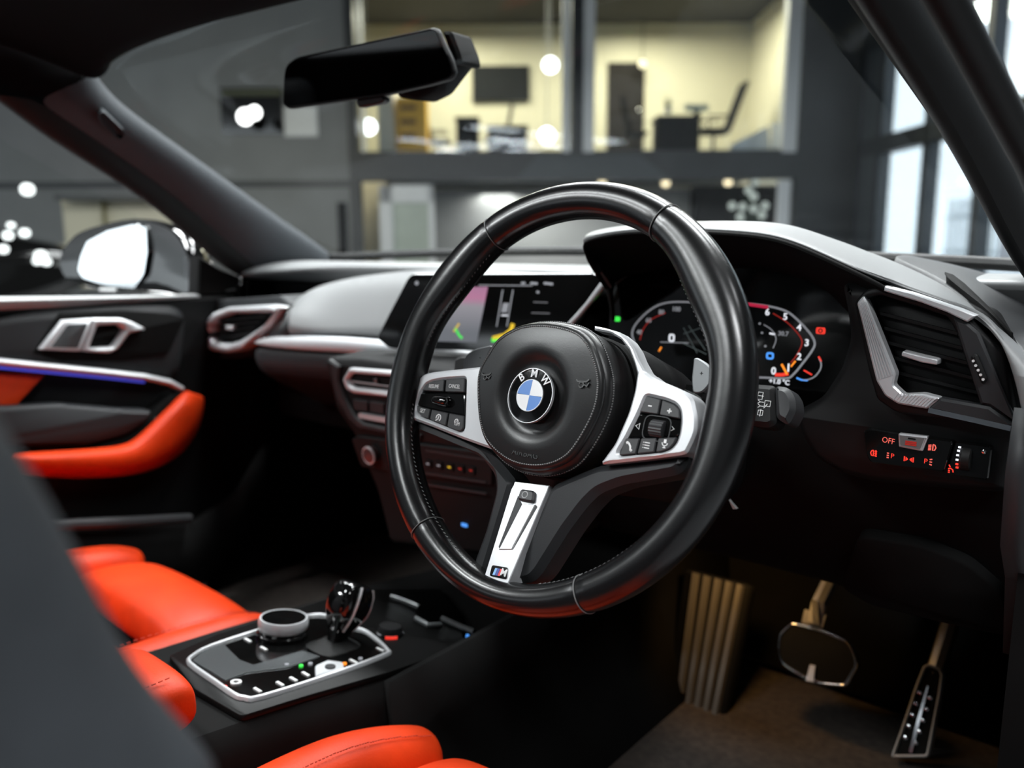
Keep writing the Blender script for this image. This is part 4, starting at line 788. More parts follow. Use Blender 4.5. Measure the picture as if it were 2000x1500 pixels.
MB().loft([[atx(x, y, X) for x, y, X in r_] for r_ in ([(-60, 625, -.676), (100, 604, -.68), (300, 596, -.68), (370, 596, -.685)], [(-60, 700, -.665), (100, 690, -.665), (300, 710, -.668), (352, 690, -.675)], [(-60, 703, -.675), (100, 715, -.675), (250, 730, -.675), (352, 750, -.68)])]).build('upper_panel', PLASTG, pdr, mods=[SUB, SOL(0.008)])
xpl(-0.668, [(62, 690), (120, 612), (240, 606), (330, 612), (362, 622), (330, 690), (240, 705), (120, 706)], 0.012, 'handle_recess', BLACK)
xpl(-0.655, [(79, 683), (124, 626), (181, 622), (157, 686)], 0.016, 'handle_plate', SATIN, 0.002, 0.002)
xpl(-0.6545, [(100, 678), (132, 634), (172, 632), (152, 680)], 0.002, 'handle_inlay', GP, 0.0003, 0.002)
f_ = xframe(-0.652); ho = [(183, 622), (240, 622), (262, 630), (287, 643), (255, 651), (232, 682), (216, 690), (163, 687)]; hi = [(192, 636), (232, 634), (244, 644), (222, 678), (175, 680)]
MB().plate(f_, rnd(f_.uvs(ho), 0.005), [rnd(f_.uvs(hi), 0.004)], -0.02, 0.0, 0.004).build('door_handle', SATIN, pdr, angle=60, label='silver door pull')
a = [atx(x, y, -.662) for x, y in ((-80, 700), (0, 707), (100, 717), (200, 727), (280, 736), (330, 747), (354, 760))]
MB().tube(a, 0.0085, 12, flat=0.75).build('ambient_strip', SATIN, pdr, label='silver strip with blue ambient light below')
MB().tube([p + Vector((0.002, 0, -0.0095)) for p in a[:5]], 0.0022, 6).build('ambient_light', glow('ambient_blue', (0.08, 0.10, 0.9), 0.5), pdr)
xpl(-0.672, [(-80, 724), (90, 732), (20, 806), (-80, 830)], 0.01, 'red_insert', RED)
# armrest
at_ = [(20, 892, -.60), (150, 886, -.60), (234, 881, -.60), (264, 873, -.602), (290, 852, -.605), (330, 813, -.61), (360, 784, -.615), (368, 764, -.64)]
ai = [(20, 884, -.625), (150, 878, -.625), (226, 872, -.625), (254, 864, -.628), (278, 844, -.63), (316, 806, -.635), (345, 778, -.64), (360, 762, -.655)]
ab = [(20, 905, -.597), (150, 912, -.597), (240, 910, -.598), (290, 902, -.60), (330, 875, -.605), (362, 838, -.612), (385, 800, -.62), (394, 772, -.645)]
ac = [(20, 925, -.62), (150, 932, -.62), (240, 928, -.62), (300, 915, -.622), (345, 888, -.625), (375, 855, -.63), (395, 812, -.64), (399, 778, -.66)]
ad = [(20, 930, -.68), (150, 936, -.68), (240, 932, -.68), (300, 920, -.68), (345, 895, -.68), (378, 862, -.68), (396, 820, -.68), (400, 782, -.68)]
MB().loft([[atx(*p) for p in r_] for r_ in (ai, at_, ab, ac, ad)]).build('armrest', RED, pdr, mods=[SUB, SOL(0.01)], angle=70, label='red leather door armrest')
xpl(-0.640, [(-60, 800), (120, 790), (240, 800), (300, 802), (292, 822), (250, 850), (180, 868), (-60, 876)], 0.04, 'switch_console', PLASTG, 0.006, 0.01)
xpl(-0.650, [(180, 874), (250, 852), (330, 775), (352, 768), (340, 800), (280, 862), (230, 880)], 0.04, 'armrest_hollow', BLACK)
u_ = atx(304, 820, -.645); MB().lathe(u_, (1, 0, 0), [(0.005, 0), (0.005, 0.003), (0.002, 0.004)], 12).build('lock_button', GP, pdr)
MB().tube([atx(x, y, -.615) for x, y in ((90, 1030), (150, 1024), (260, 1019), (372, 1012))], [0.010, 0.010, 0.010, 0.009], 10).build('pocket_rail', PLASTG, pdr)
MB().loft([[atx(x, y, -.63) for x, y in r_] for r_ in ([(0, 1040), (150, 1034), (380, 1022), (470, 960), (525, 865)], [(0, 1200), (150, 1190), (380, 1160), (480, 1050), (545, 880)])]).build('pocket', BLACK, pdr, mods=[SOL(0.02)])
# door mirror outside
dm = thing('door_mirror', 'gloss black door mirror outside the passenger window', 'door mirror', (-0.86, 0.30, 0.90))
MF = yframe(0, 0.0, R(14), o=(-0.90, 0.27, 0.95))
hs = [(119, 517), (124, 490), (150, 458), (196, 440), (259, 427), (315, 437), (350, 461), (374, 510), (381, 577), (315, 573), (245, 568), (175, 560), (132, 543)]
ho_ = [tuple(p) for p in cat(ccw(MF.uvs(hs)), 3, True)]
cx = sum(p[0] for p in ho_) / len(ho_); cy = sum(p[1] for p in ho_) / len(ho_)
rows = []
for w, k in ((0.002, 0.93), (0.004, 0.985), (-0.004, 1.0), (-0.03, 0.99), (-0.07, 0.90), (-0.10, 0.70), (-0.115, 0.35)):
    rows.append([MF.p(cx + (u - cx) * k, cy + (v - cy) * k, w) for u, v in ho_])
MB().loft([[MF.p(cx + (u - cx) * 0.5, cy + (v - cy) * 0.5, -0.004) for u, v in ho_]] + rows, True, True).build('mirror_housing', GLOSS, dm, angle=60)
gl = [(158, 500), (170, 472), (210, 451), (259, 439), (285, 444), (287, 493), (280, 535), (262, 563), (210, 558), (162, 543), (152, 528)]
MB().plate(MF, rnd(MF.uvs(gl, 0.005), 0.006), (), -0.002, 0.005).build('mirror_glass', mat('mirror_silver', (0.9, 0.92, 0.93), 0.03, metal=1.0, var=0.01), dm)
MB().plate(MF, MF.uvs([(194, 562), (226, 563), (226, 569), (194, 568)], 0.008), (), 0.0, 0.008).build('mirror_tag', WHITEP, dm)
MB().tube([(-0.78, 0.33, 0.90), (-0.73, 0.36, 0.885), (-0.69, 0.38, 0.88)], [0.03, 0.025, 0.03], 12).build('mirror_foot', GLOSS, dm)
XS_ = xframe(-0.695); MB().plate(XS_, XS_.uvs([(383, 576), (386, 500), (420, 520), (540, 574)]), (), -0.03, 0.006, 0.003).build('mirror_sail', BLACK, pdr)
xpl(-0.686, [(442, 567), (484, 560), (486, 564), (444, 571)], 0.003, 'tweeter_trim', PLASTG, 0.0005, 0)

# ================================================================== pillars, roof, glass
e1 = [(648, 508), (566, 454), (489, 400), (402, 339), (302, 269), (240, 225), (192, 182), (174, 150)]
e2 = [(548, 562), (480, 505), (410, 440), (330, 373), (230, 303), (160, 255), (110, 222), (70, 195)]
e3 = [(520, 574), (440, 545), (385, 500), (297, 416), (160, 330), (70, 276), (0, 222), (-60, 180)]
def onp(x, y):   # point on the inner A-pillar line plane (between the two pillars the glass is cut here)
    best = None
    for i in range(400):
        yy = 0.60 - i * 0.0018; X = -0.66 + 0.217 * (0.557 - yy); p = atx(x, y, X)
        d = abs(p.y - yy)
        if best is None or d < best[0]: best = (d, p)
    return best[1]
E1 = [onp(x, y) for x, y in e1]
E2 = [atx(x, y, p.x - 0.030) for (x, y), p in zip(e2, E1)]; E3 = [atx(x, y, p.x - 0.050) for (x, y), p in zip(e3, E1)]
Em = [(a * 0.5 + b * 0.5) + Vector((0.012, -0.006, -0.004)) for a, b in zip(E1, E2)]
Eb = [p + Vector((-0.02, 0.02, 0.012)) for p in E1]; Eo = [(a + b) / 2 + Vector((-0.05, 0.01, 0.01)) for a, b in zip(E1, E3)]
ap = thing('a_pillar', 'grey cloth windscreen pillar on the passenger side with an embossed tag', 'windscreen pillar', E1[0])
MB().loft([Eb, E1, Em, E2]).build('pillar_trim', PILLAR, ap, mods=[SUB], angle=70)
MB().loft([E2, [(a + b) / 2 + Vector((0.008, 0, 0)) for a, b in zip(E2, E3)], E3, Eo, Eb]).build('door_seal', RUBBER, ap, mods=[SUB], angle=70)
tq = [onp(x, y) for x, y in ((196, 222), (215, 224), (243, 258), (240, 272), (222, 268), (198, 236))]
pu = (Em[4] - Em[5]).normalized(); pv_ = (E1[5] - E2[5]); pv_ = pv_ - pu * pv_.dot(pu); pf = Fr(Em[5], pu, pv_); tg = rnd(pf.uvs([(194, 226), (202, 219), (243, 258), (242, 270), (232, 274), (197, 240)], 0.004), 0.004)
MB().ribbon(pf, tg, 0.0010, -0.01, 0.0035, True).build('airbag_tag', PILLAR, ap)
x1 = [E1[7]] + [atx(*q) for q in ((130, 118, -0.555), (50, 66, -0.56), (-90, -20, -0.565))]
x2 = [E2[7]] + [atx(*q) for q in ((20, 165, -0.585), (-60, 110, -0.59), (-200, 20, -0.595))]
x3 = [E3[7]] + [atx(*q) for q in ((-110, 150, -0.61), (-190, 100, -0.615), (-330, 10, -0.62))]
MB().loft([x1, [(a + b) / 2 + Vector((0.012, 0, -0.004)) for a, b in zip(x1, x2)], x2, x3, [p + Vector((-0.02, 0, 0.05)) for p in x3], [p + Vector((-0.01, 0, 0.06)) for p in x1]]).build('rail_trim', HEAD, ap, mods=[SUB], angle=70)
def mir(l): return [Vector((-p.x, p.y, p.z)) for p in l]
ap2 = thing('a_pillar', 'windscreen pillar on the driver side by the open door, coloured dark for its shade', 'windscreen pillar', mir(E1)[0])
ext = lambda l: l + [l[-1] + (l[-1] - l[-3]) * 0.6]
PILLAR_SHADE = mat('pillar_cloth_in_shade', (0.004, 0.0042, 0.0045), 0.8, spec=0.12, bump=(800, 0.4, 0.0005))  # same trim as the passenger pillar, shade put into a darker colour
MB().loft([mir(Eb), mir(E1), mir(Em), mir(E2)]).build('pillar_trim', PILLAR_SHADE, ap2, mods=[SUB], angle=70)
MB().loft([mir(E2), mir([(a + b) / 2 + Vector((0.008, 0, 0)) for a, b in zip(E2, E3)]), mir(E3), mir(Eo), mir(Eb)]).build('door_seal', RUBBER, ap2, mods=[SUB], angle=70)
sealp = [p + Vector((0.045, -0.02, 0.0)) for p in mir(E3)]
MB().tube(sealp, 0.011, 12).build('outer_seal', RUBBER, ap2)
# roof and headliner
rf = thing('headliner', 'black cloth headliner above the windscreen', 'headliner', (0, -0.5, 1.25))
hl = [E1[7]] + [atx(*q) for q in ((178, 130, -0.54), (195, 108, -0.52), (235, 84, -0.48), (310, 52, -0.40), (450, 10, -0.26), (600, -26, -0.13))]
hl = hl + [Vector((0, hl[-1].y + 0.012, hl[-1].z + 0.002))] + mir(hl)[::-1]
def hshift(dy, dz, kx=1.0, flat=0.0): return [Vector((p.x * kx, (p.y + dy) * (1 - flat) + flat * (hl[0].y + dy), p.z + dz)) for p in hl]
HM = [SUB, ('SOLIDIFY', {'thickness': 0.02, 'offset': 1.0})]
def head(rows, a, b): MB().loft([r_[a:b] for r_ in rows]).build('headliner_skin', HEAD, rf, mods=HM, angle=70)
hA, hB, hC = hshift(-0.30, 0.066, 1.02, 0.65), hshift(-0.95, 0.085, 1.03, 1.0), hshift(-2.15, 0.06, 1.0, 1.0)
head([hshift(0.012, 0.022), hshift(0, 0), hshift(-0.03, 0.012), hshift(-0.12, 0.035, 1.0, 0.3), hA], 0, 15)
head([hA, hshift(-0.6, 0.078, 1.025, 0.85), hB], 0, 5); head([hA, hshift(-0.6, 0.078, 1.025, 0.85), hB], 10, 15); head([hB, hshift(-1.5, 0.075, 1.02, 1.0), hC], 0, 15)
MB().loft([[p + Vector((0, 0, 0.015)) for p in r_[4:11]] for r_ in (hA, hshift(-0.6, 0.078, 1.025, 0.85), hB)]).build('added_roof_glass', GLASS, None, label='added roof glass above the front seats, letting light in from above', cat='added sunroof', kind='structure', mods=[SOL(0.004)])  # roof opening added so light from above gives the wheel its sheen
for s_ in (-1, 1):
    rl = [Vector((s_ * x, y, z)) for x, y, z in ((0.585, 0.03, 1.235), (0.60, -0.10, 1.285), (0.61, -0.40, 1.315), (0.61, -0.9, 1.325), (0.59, -2.1, 1.30))]
    MB().tube(cat(rl, 3), [0.02, 0.026, 0.032, 0.036] + [0.04] * 9, 12).build('roof_rail', HEAD, rf)
# windscreen
ws = []
for t in range(8):
    k = t / 8; i = k * 8; a = E1[int(min(6, i))].lerp(E1[int(min(6, i)) + 1], i - int(min(6, i)))
    row = []
    for j in range(13):
        s_ = j / 6 - 1; row.append(Vector((a.x * -s_ * 1.015, a.y + 0.07 * (1 - s_ * s_) + 0.002, a.z + 0.015 * (1 - s_ * s_) + 0.002)))
    ws.append(row)
ws.append([p + Vector((0, 0.004, 0.006)) for p in (hl[0].lerp(hl[-1], 0), *[Vector((E1[7].x * -(j / 6 - 1), 0, 0)) for j in range(1, 12)], hl[-1])])
for j in range(1, 12):
    X = ws[-1][j].x; k = min(range(len(hl) - 1), key=lambda q: abs((hl[q].x + hl[q + 1].x) / 2 - X)); a, b = hl[k], hl[k + 1]; ws[-1][j] = a + (b - a) * ((X - a.x) / (b.x - a.x)) + Vector((0, 0.004, 0.008))
MB().loft(ws).build('window_1', GLASS, None, label='clear raked windscreen of the car', cat='windscreen', kind='structure', mods=[SOL(0.004)])
frit = []
MB().tube([p + Vector((0, 0.003, 0.004)) for p in ws[0]], 0.008, 8).build('windscreen_seal', RUBBER, dash)
# passenger side glass
GX = xframe(-0.712); gp = [(-0.75, 0.085), (E3[2].y, 0.085)] + [(p.y, p.z - 0.8) for p in E3[2:]] + [(-0.2, 0.50), (-0.75, 0.52)]
MB().plate(GX, gp, (), -0.002, 0.002).build('window_2', GLASS, None, label='passenger side window glass of the car', cat='window', kind='structure')

# ================================================================== rear view mirror
RM = yframe(0, R(-6), R(20), o=aty(718, 140, 0.13))
mo = [(551, 205), (552, 150), (556, 127), (577, 111), (689, 87), (852, 52), (862, 76), (881, 115), (888, 143), (879, 155), (843, 166), (745, 188), (562, 213)]
rm = thing('rear_view_mirror', 'dark frameless rear view mirror hanging from the windscreen', 'mirror', RM.p(0, 0.05, -0.03))
mq = rnd(RM.uvs(mo), 0.008); mcx = sum(p[0] for p in mq) / len(mq); mcy = sum(p[1] for p in mq) / len(mq); mq = ccw(mq)
MB().loft([[RM.p(mcx + (u - mcx) * k, mcy + (v - mcy) * k, w) for u, v in mq] for w, k in ((0.0, 0.975), (-0.003, 1.0), (-0.010, 1.0), (-0.022, 0.88), (-0.032, 0.55))], True, True).build('mirror_housing', PLAST, rm, angle=50)
MB().plate(RM, inset(mq, 0.003), (), -0.002, 0.0006).build('mirror_glass', mat('mirror_dark_reflection', (0.02, 0.02, 0.02), 0.03, metal=0.9, var=0.02), rm)  # dark base colour stands in for the dark cabin reflected in the glass
sb_ = RM.uvs([(768, 150), (880, 110), (905, 105), (880, 140), (850, 180), (815, 197), (780, 190)], -0.05)
MB().plate(RM, rnd(sb_, 0.006), (), -0.10, -0.04, 0.008).build('sensor_cover', BLACK, rm, angle=50)
MB().plate(RM, rnd(RM.uvs([(880, 60), (896, 100), (902, 122), (886, 128), (862, 60)], -0.03), 0.004), (), -0.09, -0.03, 0.004).build('mirror_arm', BLACK, rm)
MB().plate(RM, rnd(RM.uvs([(694, 194), (745, 186), (752, 195), (745, 202), (700, 211)], -0.004), 0.004), (), -0.018, -0.004, 0.002).build('mirror_button', CHROME if False else PLASTG, rm)

# ================================================================== car floor and pedals
FLZ = 0.27
cfl = thing('car_floor', 'dark brown footwell carpet under the dashboard', 'carpet', (0.0, 0.2, FLZ))
def cblock(x0, x1, y0, y1, z0, z1, nm, m_): return MB().box(Fr((0, 0, 0), (1, 0, 0), (0, 1, 0)), x0, x1, y0, y1, z0, z1).build(nm, m_, cfl)
cblock(-0.72, 0.72, -2.04, 0.92, FLZ - 0.02, FLZ, 'floor_carpet', CARPET)
MB().loft([[Vector((x, y, z)) for x in (-0.72, 0.72)] for y, z in ((0.70, FLZ), (0.80, 0.36), (0.88, 0.50), (0.90, 0.90))]).build('bulkhead', BLACK, cfl, mods=[SOL(0.02)])
MB().loft([[Vector((x, y, z)) for x, z in ((0.24, FLZ), (0.20, 0.33), (0.165, 0.42), (0.155, 0.50))] for y in (0.0, 0.3, 0.6, 0.9)]).build('tunnel_side', BLACK, cfl, mods=[SOL(0.01)])
for s_ in (-1, 1): cblock(min(s_ * 0.70, s_ * 0.74), max(s_ * 0.70, s_ * 0.74), 0.20 if s_ > 0 else 0.25, 0.92, FLZ, 0.72 if s_ > 0 else 0.88, 'kick_panel', BLACK)
cblock(-0.80, 0.80, -2.1, 0.9, 0.16, FLZ - 0.02, 'floor_pan', BLACK)
fr0 = thing('footrest', 'ribbed footrest lit warm by the footwell lamp', 'footrest', aty(1380, 1400, .56))
FF = Fr((0.27, 0.60, 0.42), (1, 0, 0), (0, 0.45, 0.89))
fo = [(1335, 1108), (1468, 1142), (1410, 1430), (1390, 1500), (1290, 1500), (1300, 1400), (1312, 1260)]
MB().plate(FF, rnd(FF.uvs(fo), 0.01), (), -0.02, 0.0, 0.005).build('rest_plate', BLACK, fr0, angle=50)
for i in range(5):
    t = (i + 0.7) / 5.4; a, b = lerp((1345, 1116), (1462, 1146), t), lerp((1302, 1480), (1392, 1480), t)
    q = FF.uvs([a, lerp(a, b, 0.5), b]); MB().loft([[FF.p(x - 0.0075, y, -0.004), FF.p(x - 0.004, y, 0.007), FF.p(x + 0.004, y, 0.007), FF.p(x + 0.0075, y, -0.004)] for x, y in q], True, True).build('rib', mat('footrest_rubber', (0.09, 0.085, 0.078), 0.4, bump=(200, 0.2, 0.001)), fr0, angle=50)
def pedal(nm, lab, PF, out, m_rim, inner_in, arm):
    t_ = thing(nm, lab, 'pedal', PF.p(*PF.uv(*out[0])))
    q = rnd(PF.uvs(out), 0.006); MB().plate(PF, q, [inset(ccw(q), inner_in)], -0.012, 0.004, 0.002).build('pedal_rim', m_rim, t_, angle=50)
    MB().plate(PF, inset(ccw(q), inner_in * 0.8), (), -0.012, 0.001).build('pedal_rubber', BLACK, t_)
    MB().tube(arm, 0.012, 8).build('pedal_arm', mat('pedal_steel', (0.3, 0.3, 0.3), 0.4, metal=0.7, var=0.1), t_)
    return t_
PB = Fr((0.40, 0.585, 0.39), (1, 0, 0), (0, 0.42, 0.9))
bp_ = pedal('brake_pedal', 'wide brake pedal with polished rim', PB, [(1518, 1268), (1522, 1236), (1546, 1214), (1602, 1228), (1656, 1250), (1671, 1275), (1677, 1300), (1652, 1342), (1605, 1338), (1566, 1322), (1526, 1298)], CHROME, 0.0045, [PB.p(*PB.uv(1590, 1215), -0.006), PB.p(*PB.uv(1600, 1180), 0.0), PB.p(*PB.uv(1625, 1080), -0.05)])
MB().plate(PB, PB.uvs([(1582, 1298), (1592, 1300), (1588, 1332), (1574, 1329)], 0.004), (), 0.0, 0.004).build('pedal_inlay', SATIN, bp_)
MB().plate(PB, PB.uvs([(1572, 1190), (1614, 1200), (1606, 1226), (1566, 1216)], -0.002), (), -0.006, -0.001).build('pedal_neck', MATS['pedal_steel'], bp_)
PG = Fr((0.52, 0.60, 0.36), (1, 0, 0), (0, 0.42, 0.9))
gp_ = pedal('accelerator_pedal', 'slim accelerator pedal with studs and a bright rim', PG, [(1740, 1480), (1765, 1410), (1790, 1335), (1804, 1300), (1815, 1296), (1838, 1305), (1844, 1318), (1838, 1360), (1815, 1480)], SATIN, 0.004, [PG.p(*PG.uv(1822, 1320), -0.01), PG.p(*PG.uv(1850, 1200), -0.04), PG.p(*PG.uv(1860, 1100), -0.08)])
MB().ribbon(PG, PG.uvs([(1812, 1340), (1804, 1370), (1793, 1410), (1778, 1470)], 0.004), [0.0008, 0.0016, 0.002, 0.002], 0.0, 0.004).build('pedal_spine', CHROME, gp_)
for k in range(5):
    for s_ in (-1, 1):
        u, v = PG.uv(1806 - k * 7 + s_ * 10, 1358 + k * 22 + s_ * 5, 0.003); MB().lathe(PG.p(u, v, 0.0), PG.n, [(0.0035, 0), (0.003, 0.003), (0.001, 0.0035)], 8).build('pedal_stud', CHROME, gp_)
# footwell lamp under the dashboard: the place's own warm light
fl = thing('footwell_lamp', 'small warm lamp under the steering column', 'lamp', aty(1450, 1063, .40))
LFm = Fr(aty(1465, 1068, .44), (1, 0, 0), (0, 1, 0))
LF2 = yframe(0.42)
MB().plate(LF2, LF2.uvs([(1418, 1052), (1460, 1056), (1502, 1054), (1488, 1076), (1462, 1078)]), (), -0.006, 0.0).build('lamp_lens', glow('warm_lamp', (1.0, 0.42, 0.10), 0.75), fl)
MB().plate(LF2, LF2.uvs([(1516, 1064), (1532, 1050), (1538, 1056), (1524, 1066)]), (), -0.006, 0.0).build('lamp_lens', MATS['glow_warm_lamp'], fl)
ld = bpy.data.lights.new('footwell_bulb', 'SPOT'); ld.energy = 1.5; ld.color = (1.0, 0.55, 0.18); ld.shadow_soft_size = 0.02; ld.spot_size = R(120); ld.spot_blend = 0.6
lo_b = bpy.data.objects.new('footwell_bulb', ld); col.objects.link(lo_b); lo_b.location = (0.30, 0.53, 0.555)
lo_b.rotation_euler = (Vector((0.31, 0.66, 0.35)) - Vector((0.30, 0.53, 0.555))).to_track_quat('-Z', 'Y').to_euler()
# key fob hanging under the column
kf = aty(1430, 985, .22); MB().loft([[kf + Vector((dx, 0, dz)) for dx, dz in ((-0.004, 0.004), (-0.001, 0.001), (0.005, -0.004), (0.001, -0.005))], [kf + Vector((dx, 0.004, dz)) for dx, dz in ((-0.004, 0.004), (-0.001, 0.001), (0.005, -0.004), (0.001, -0.005))]], True, True).build('wire_clip', GREYP, dash)

# ================================================================== rear of the cabin, behind the front seats
MB().loft([[Vector((x, y, z)) for x, y in ((-0.60, dy - 0.13), (-0.61, dy - 0.06), (-0.585, dy), (-0.54, dy - 0.03), (-0.375, dy - 0.045), (-0.21, dy - 0.03), (-0.165, dy), (-0.14, dy - 0.06), (-0.15, dy - 0.13))] for dy, z in ((-0.44, 0.46), (-0.48, 0.62), (-0.54, 0.80), (-0.60, 0.98), (-0.61, 1.02))], True, True).build('backrest', SEATG, ps, mods=[('SUBSURF', {'levels': 2, 'render_levels': 2})], angle=80)
MB().box(Fr((-0.375, -0.69, 1.10), (1, 0, 0), (0, 0, 1)), -0.12, 0.12, -0.07, 0.08, -0.04, 0.04).build('headrest', SEATG, ps, mods=[('BEVEL', {'width': 0.03, 'segments': 4})])
MB().box(Fr((0.37, -0.64, 1.14), (1, 0, 0), (0, 0, 1)), -0.12, 0.12, -0.07, 0.08, -0.04, 0.04).build('headrest', SEATG, ds, mods=[('BEVEL', {'width': 0.03, 'segments': 4})])
rb = thing('rear_bench', 'dark grey rear bench behind the front seats', 'car seat', (0, -1.7, FLZ))
B0_ = Fr((0, 0, 0), (1, 0, 0), (0, 1, 0))
MB().box(B0_, -0.62, 0.62, -1.85, -1.35, FLZ + 0.03, 0.52).build('bench_cushion', SEATG, rb, mods=[('BEVEL', {'width': 0.04, 'segments': 4})])
MB().box(B0_, -0.62, 0.62, -1.96, -1.82, FLZ + 0.03, 1.10).build('bench_backrest', SEATG, rb, mods=[('BEVEL', {'width': 0.04, 'segments': 4})])
for s_ in (-0.38, 0, 0.38): MB().box(B0_, s_ - 0.13, s_ + 0.13, -1.95, -1.85, 1.11, 1.24).build('headrest', SEATG, rb, mods=[('BEVEL', {'width': 0.03, 'segments': 4})])
rbd = thing('rear_hatchback', 'black rear bodywork closing the cabin', 'bodywork', (0, -1.4, 0.2))
MB().box(B0_, -0.78, 0.78, -2.14, -2.04, 0.20, 1.26).build('tailgate', BLACK, rbd)
MB().box(B0_, -0.78, -0.70, -2.04, -0.76, 0.20, 0.89).build('rear_door', BLACK, rbd); MB().box(B0_, 0.70, 0.78, -2.04, -0.80, 0.20, 0.92).build('rear_door', BLACK, rbd)
for s_ in (-1, 1): MB().loft([[Vector((s_ * 0.72, y0, z)), Vector((s_ * 0.72, y1, z)), Vector((s_ * 0.66, y1, z)), Vector((s_ * 0.66, y0, z))] for y0, y1, z in ((-0.90, -0.78, 0.88), (-0.88, -0.78, 1.10), (-0.86, -0.76, 1.33))], True, True).build('b_pillar', BLACK, rbd)
for s_ in (-1, 1): MB().box(B0_, min(s_ * 0.60, s_ * 0.72), max(s_ * 0.60, s_ * 0.72), -2.04, -1.75, 0.88, 1.27).build('c_pillar', BLACK, rbd)

# ================================================================== showroom around the car
fh = Vector((-math.sin(YAW), math.cos(YAW), 0)); rh_ = Vector((math.cos(YAW), math.sin(YAW), 0))
SO = Vector((CAM.x, CAM.y, 0))
SB = Fr(SO, rh_, fh)                                   # u along the back wall, v towards it, n up
assert SB.n.z > 0.9
SLAB_ = {}
def sr(x, y, b):
    d = ray(x, y); k = b / d.dot(fh); p = CAM + d * k; return ((p - SO).dot(rh_), p.z)
def sbox(name, u0, u1, b0, b1, z0, z1, m_, parent=None, **kw):
    if parent is None and name in SLAB_: kw = dict(label=SLAB_[name][1], kind='structure'); name = SLAB_[name][0]
    return MB().box(SB, u0, u1, b0, b1, z0, z1).build(name, m_, parent, smooth=False, base=None if parent else SB.p((u0 + u1) / 2, (b0 + b1) / 2, z0), **kw)
def pbox(name, x0, y0, x1, y1, b0, b1, m_, parent=None, **kw):
    """box whose front face spans two picture corners at distance b0"""
    u0, z1 = sr(x0, y0, b0); u1, z0 = sr(x1, y1, b0); return sbox(name, u0, u1, b0, b1, z0, z1, m_, parent, **kw)
def sthing(name, label, cat_, u, b, z, group=None): return thing(name, label, cat_, SB.p(u, b, z), group)
WALLG = mat('grey_wall_paint', (0.20, 0.21, 0.215), 0.6, bump=(3, 0.1, 0.01), var=0.06, varscale=1.5)
DARKW = mat('dark_cladding', (0.028, 0.032, 0.035), 0.5, bump=(5, 0.1, 0.01), var=0.08, varscale=2)
CREAM = mat('cream_office_paint', (0.62, 0.58, 0.44), 0.7, var=0.04, varscale=1)
WHITE = mat('white_frame_paint', (0.72, 0.74, 0.76), 0.5, var=0.03)
FLOORM = mat('polished_grey_floor', (0.16, 0.165, 0.17), 0.25, bump=(2, 0.05, 0.01), var=0.1, varscale=1.2)
CEILM = mat('dark_ceiling', (0.05, 0.05, 0.052), 0.8, var=0.1, varscale=1)
DFURN = mat('black_office_fabric', (0.006, 0.0062, 0.0065), 0.8, var=0.2, spec=0.1)
BD = 16.0
sbox('floor', -22, 9, -6, 24, -0.1, 0.0, FLOORM, label='polished grey showroom floor', kind='structure')
sbox('ceiling', -22, 7.2, -6, 24, CEIL, CEIL + 0.2, CEILM, label='dark showroom ceiling', kind='structure')
ub1, zb1 = sr(700, 297, BD); ue, _ = sr(1555, 297, BD); zbb = sr(1000, 352, BD)[1]; u0w = -22
ucol0, ucol1 = sr(1116, 200, BD)[0], sr(1140, 200, BD)[0]
# back wall: left solid part, beam, columns
class _W: pass
wb = None
SLAB = {'wall_panel': ('wall_back', 'plain grey painted left part of the back wall'), 'wall_seam': ('trim_1', 'dark joint strip across the grey back wall'), 'wall_pier': ('wall_back', 'dark pier of the back wall'), 'floor_beam': ('wall_back', 'dark floor beam below the upper offices'), 'wall_slot': ('trim_2', 'narrow black slot in the grey back wall'), 'beam_panel': ('trim_3', 'slate panel on the floor beam'), 'window_frame': ('trim_4', 'white upright window frame of the upper offices'), 'office_slab': ('floor', 'floor slab of the upper offices'), 'office_wall': ('wall_office', 'cream office wall'), 'lower_wall': ('wall_lower', 'grey wall of the lower room')}
SLAB_.update(SLAB)
uL = sr(683, 300, BD)[0]
sbox('wall_panel', u0w, uL, BD, BD + 0.3, 0, CEIL, WALLG, wb)
zseam = sr(300, 361, BD)[1]
sbox('wall_seam', u0w, uL, BD - 0.03, BD, zseam - 0.06, zseam + 0.06, DARKW, wb)
sbox('wall_pier', uL, ub1, BD - 0.1, BD + 0.3, 0, CEIL, DARKW, wb)
sbox('floor_beam', ub1, 7.0, BD - 0.1, BD + 0.3, zbb, zb1, DARKW, wb)
sbox('wall_pier', ucol0, ucol1, BD - 0.1, BD + 0.3, zb1, CEIL, DARKW, wb)
sbox('wall_pier', ue, 7.0, BD - 0.1, BD + 0.3, 0, CEIL, DARKW, wb)
pbox('wall_slot', 658, 395, 680, 520, BD - 0.06, BD, BLACK, wb)
us, zs_ = sr(1030, 320, BD)
MB().loft([[SB.p(sr(x, y, BD - 0.12)[0], BD - 0.12, sr(x, y, BD - 0.12)[1]) for x, y in ((1050, 303), (1250, 303), (1310, 350), (1010, 350))], [SB.p(sr(x, y, BD - 0.12)[0], BD - 0.1, sr(x, y, BD - 0.12)[1]) for x, y in ((1050, 303), (1250, 303), (1310, 350), (1010, 350))]], True, True).build('trim_3', mat('slate_panel', (0.05, 0.06, 0.066), 0.5, var=0.05), None, smooth=False, label='slate panel on the floor beam', kind='structure')
# window frames of the upper offices
for x0, x1 in ((1100, 1113), (1142, 1160), (700, 708), (1545, 1555)): pbox('window_frame', x0, -60, x1, 297, BD - 0.12, BD + 0.1, WHITE, wb)
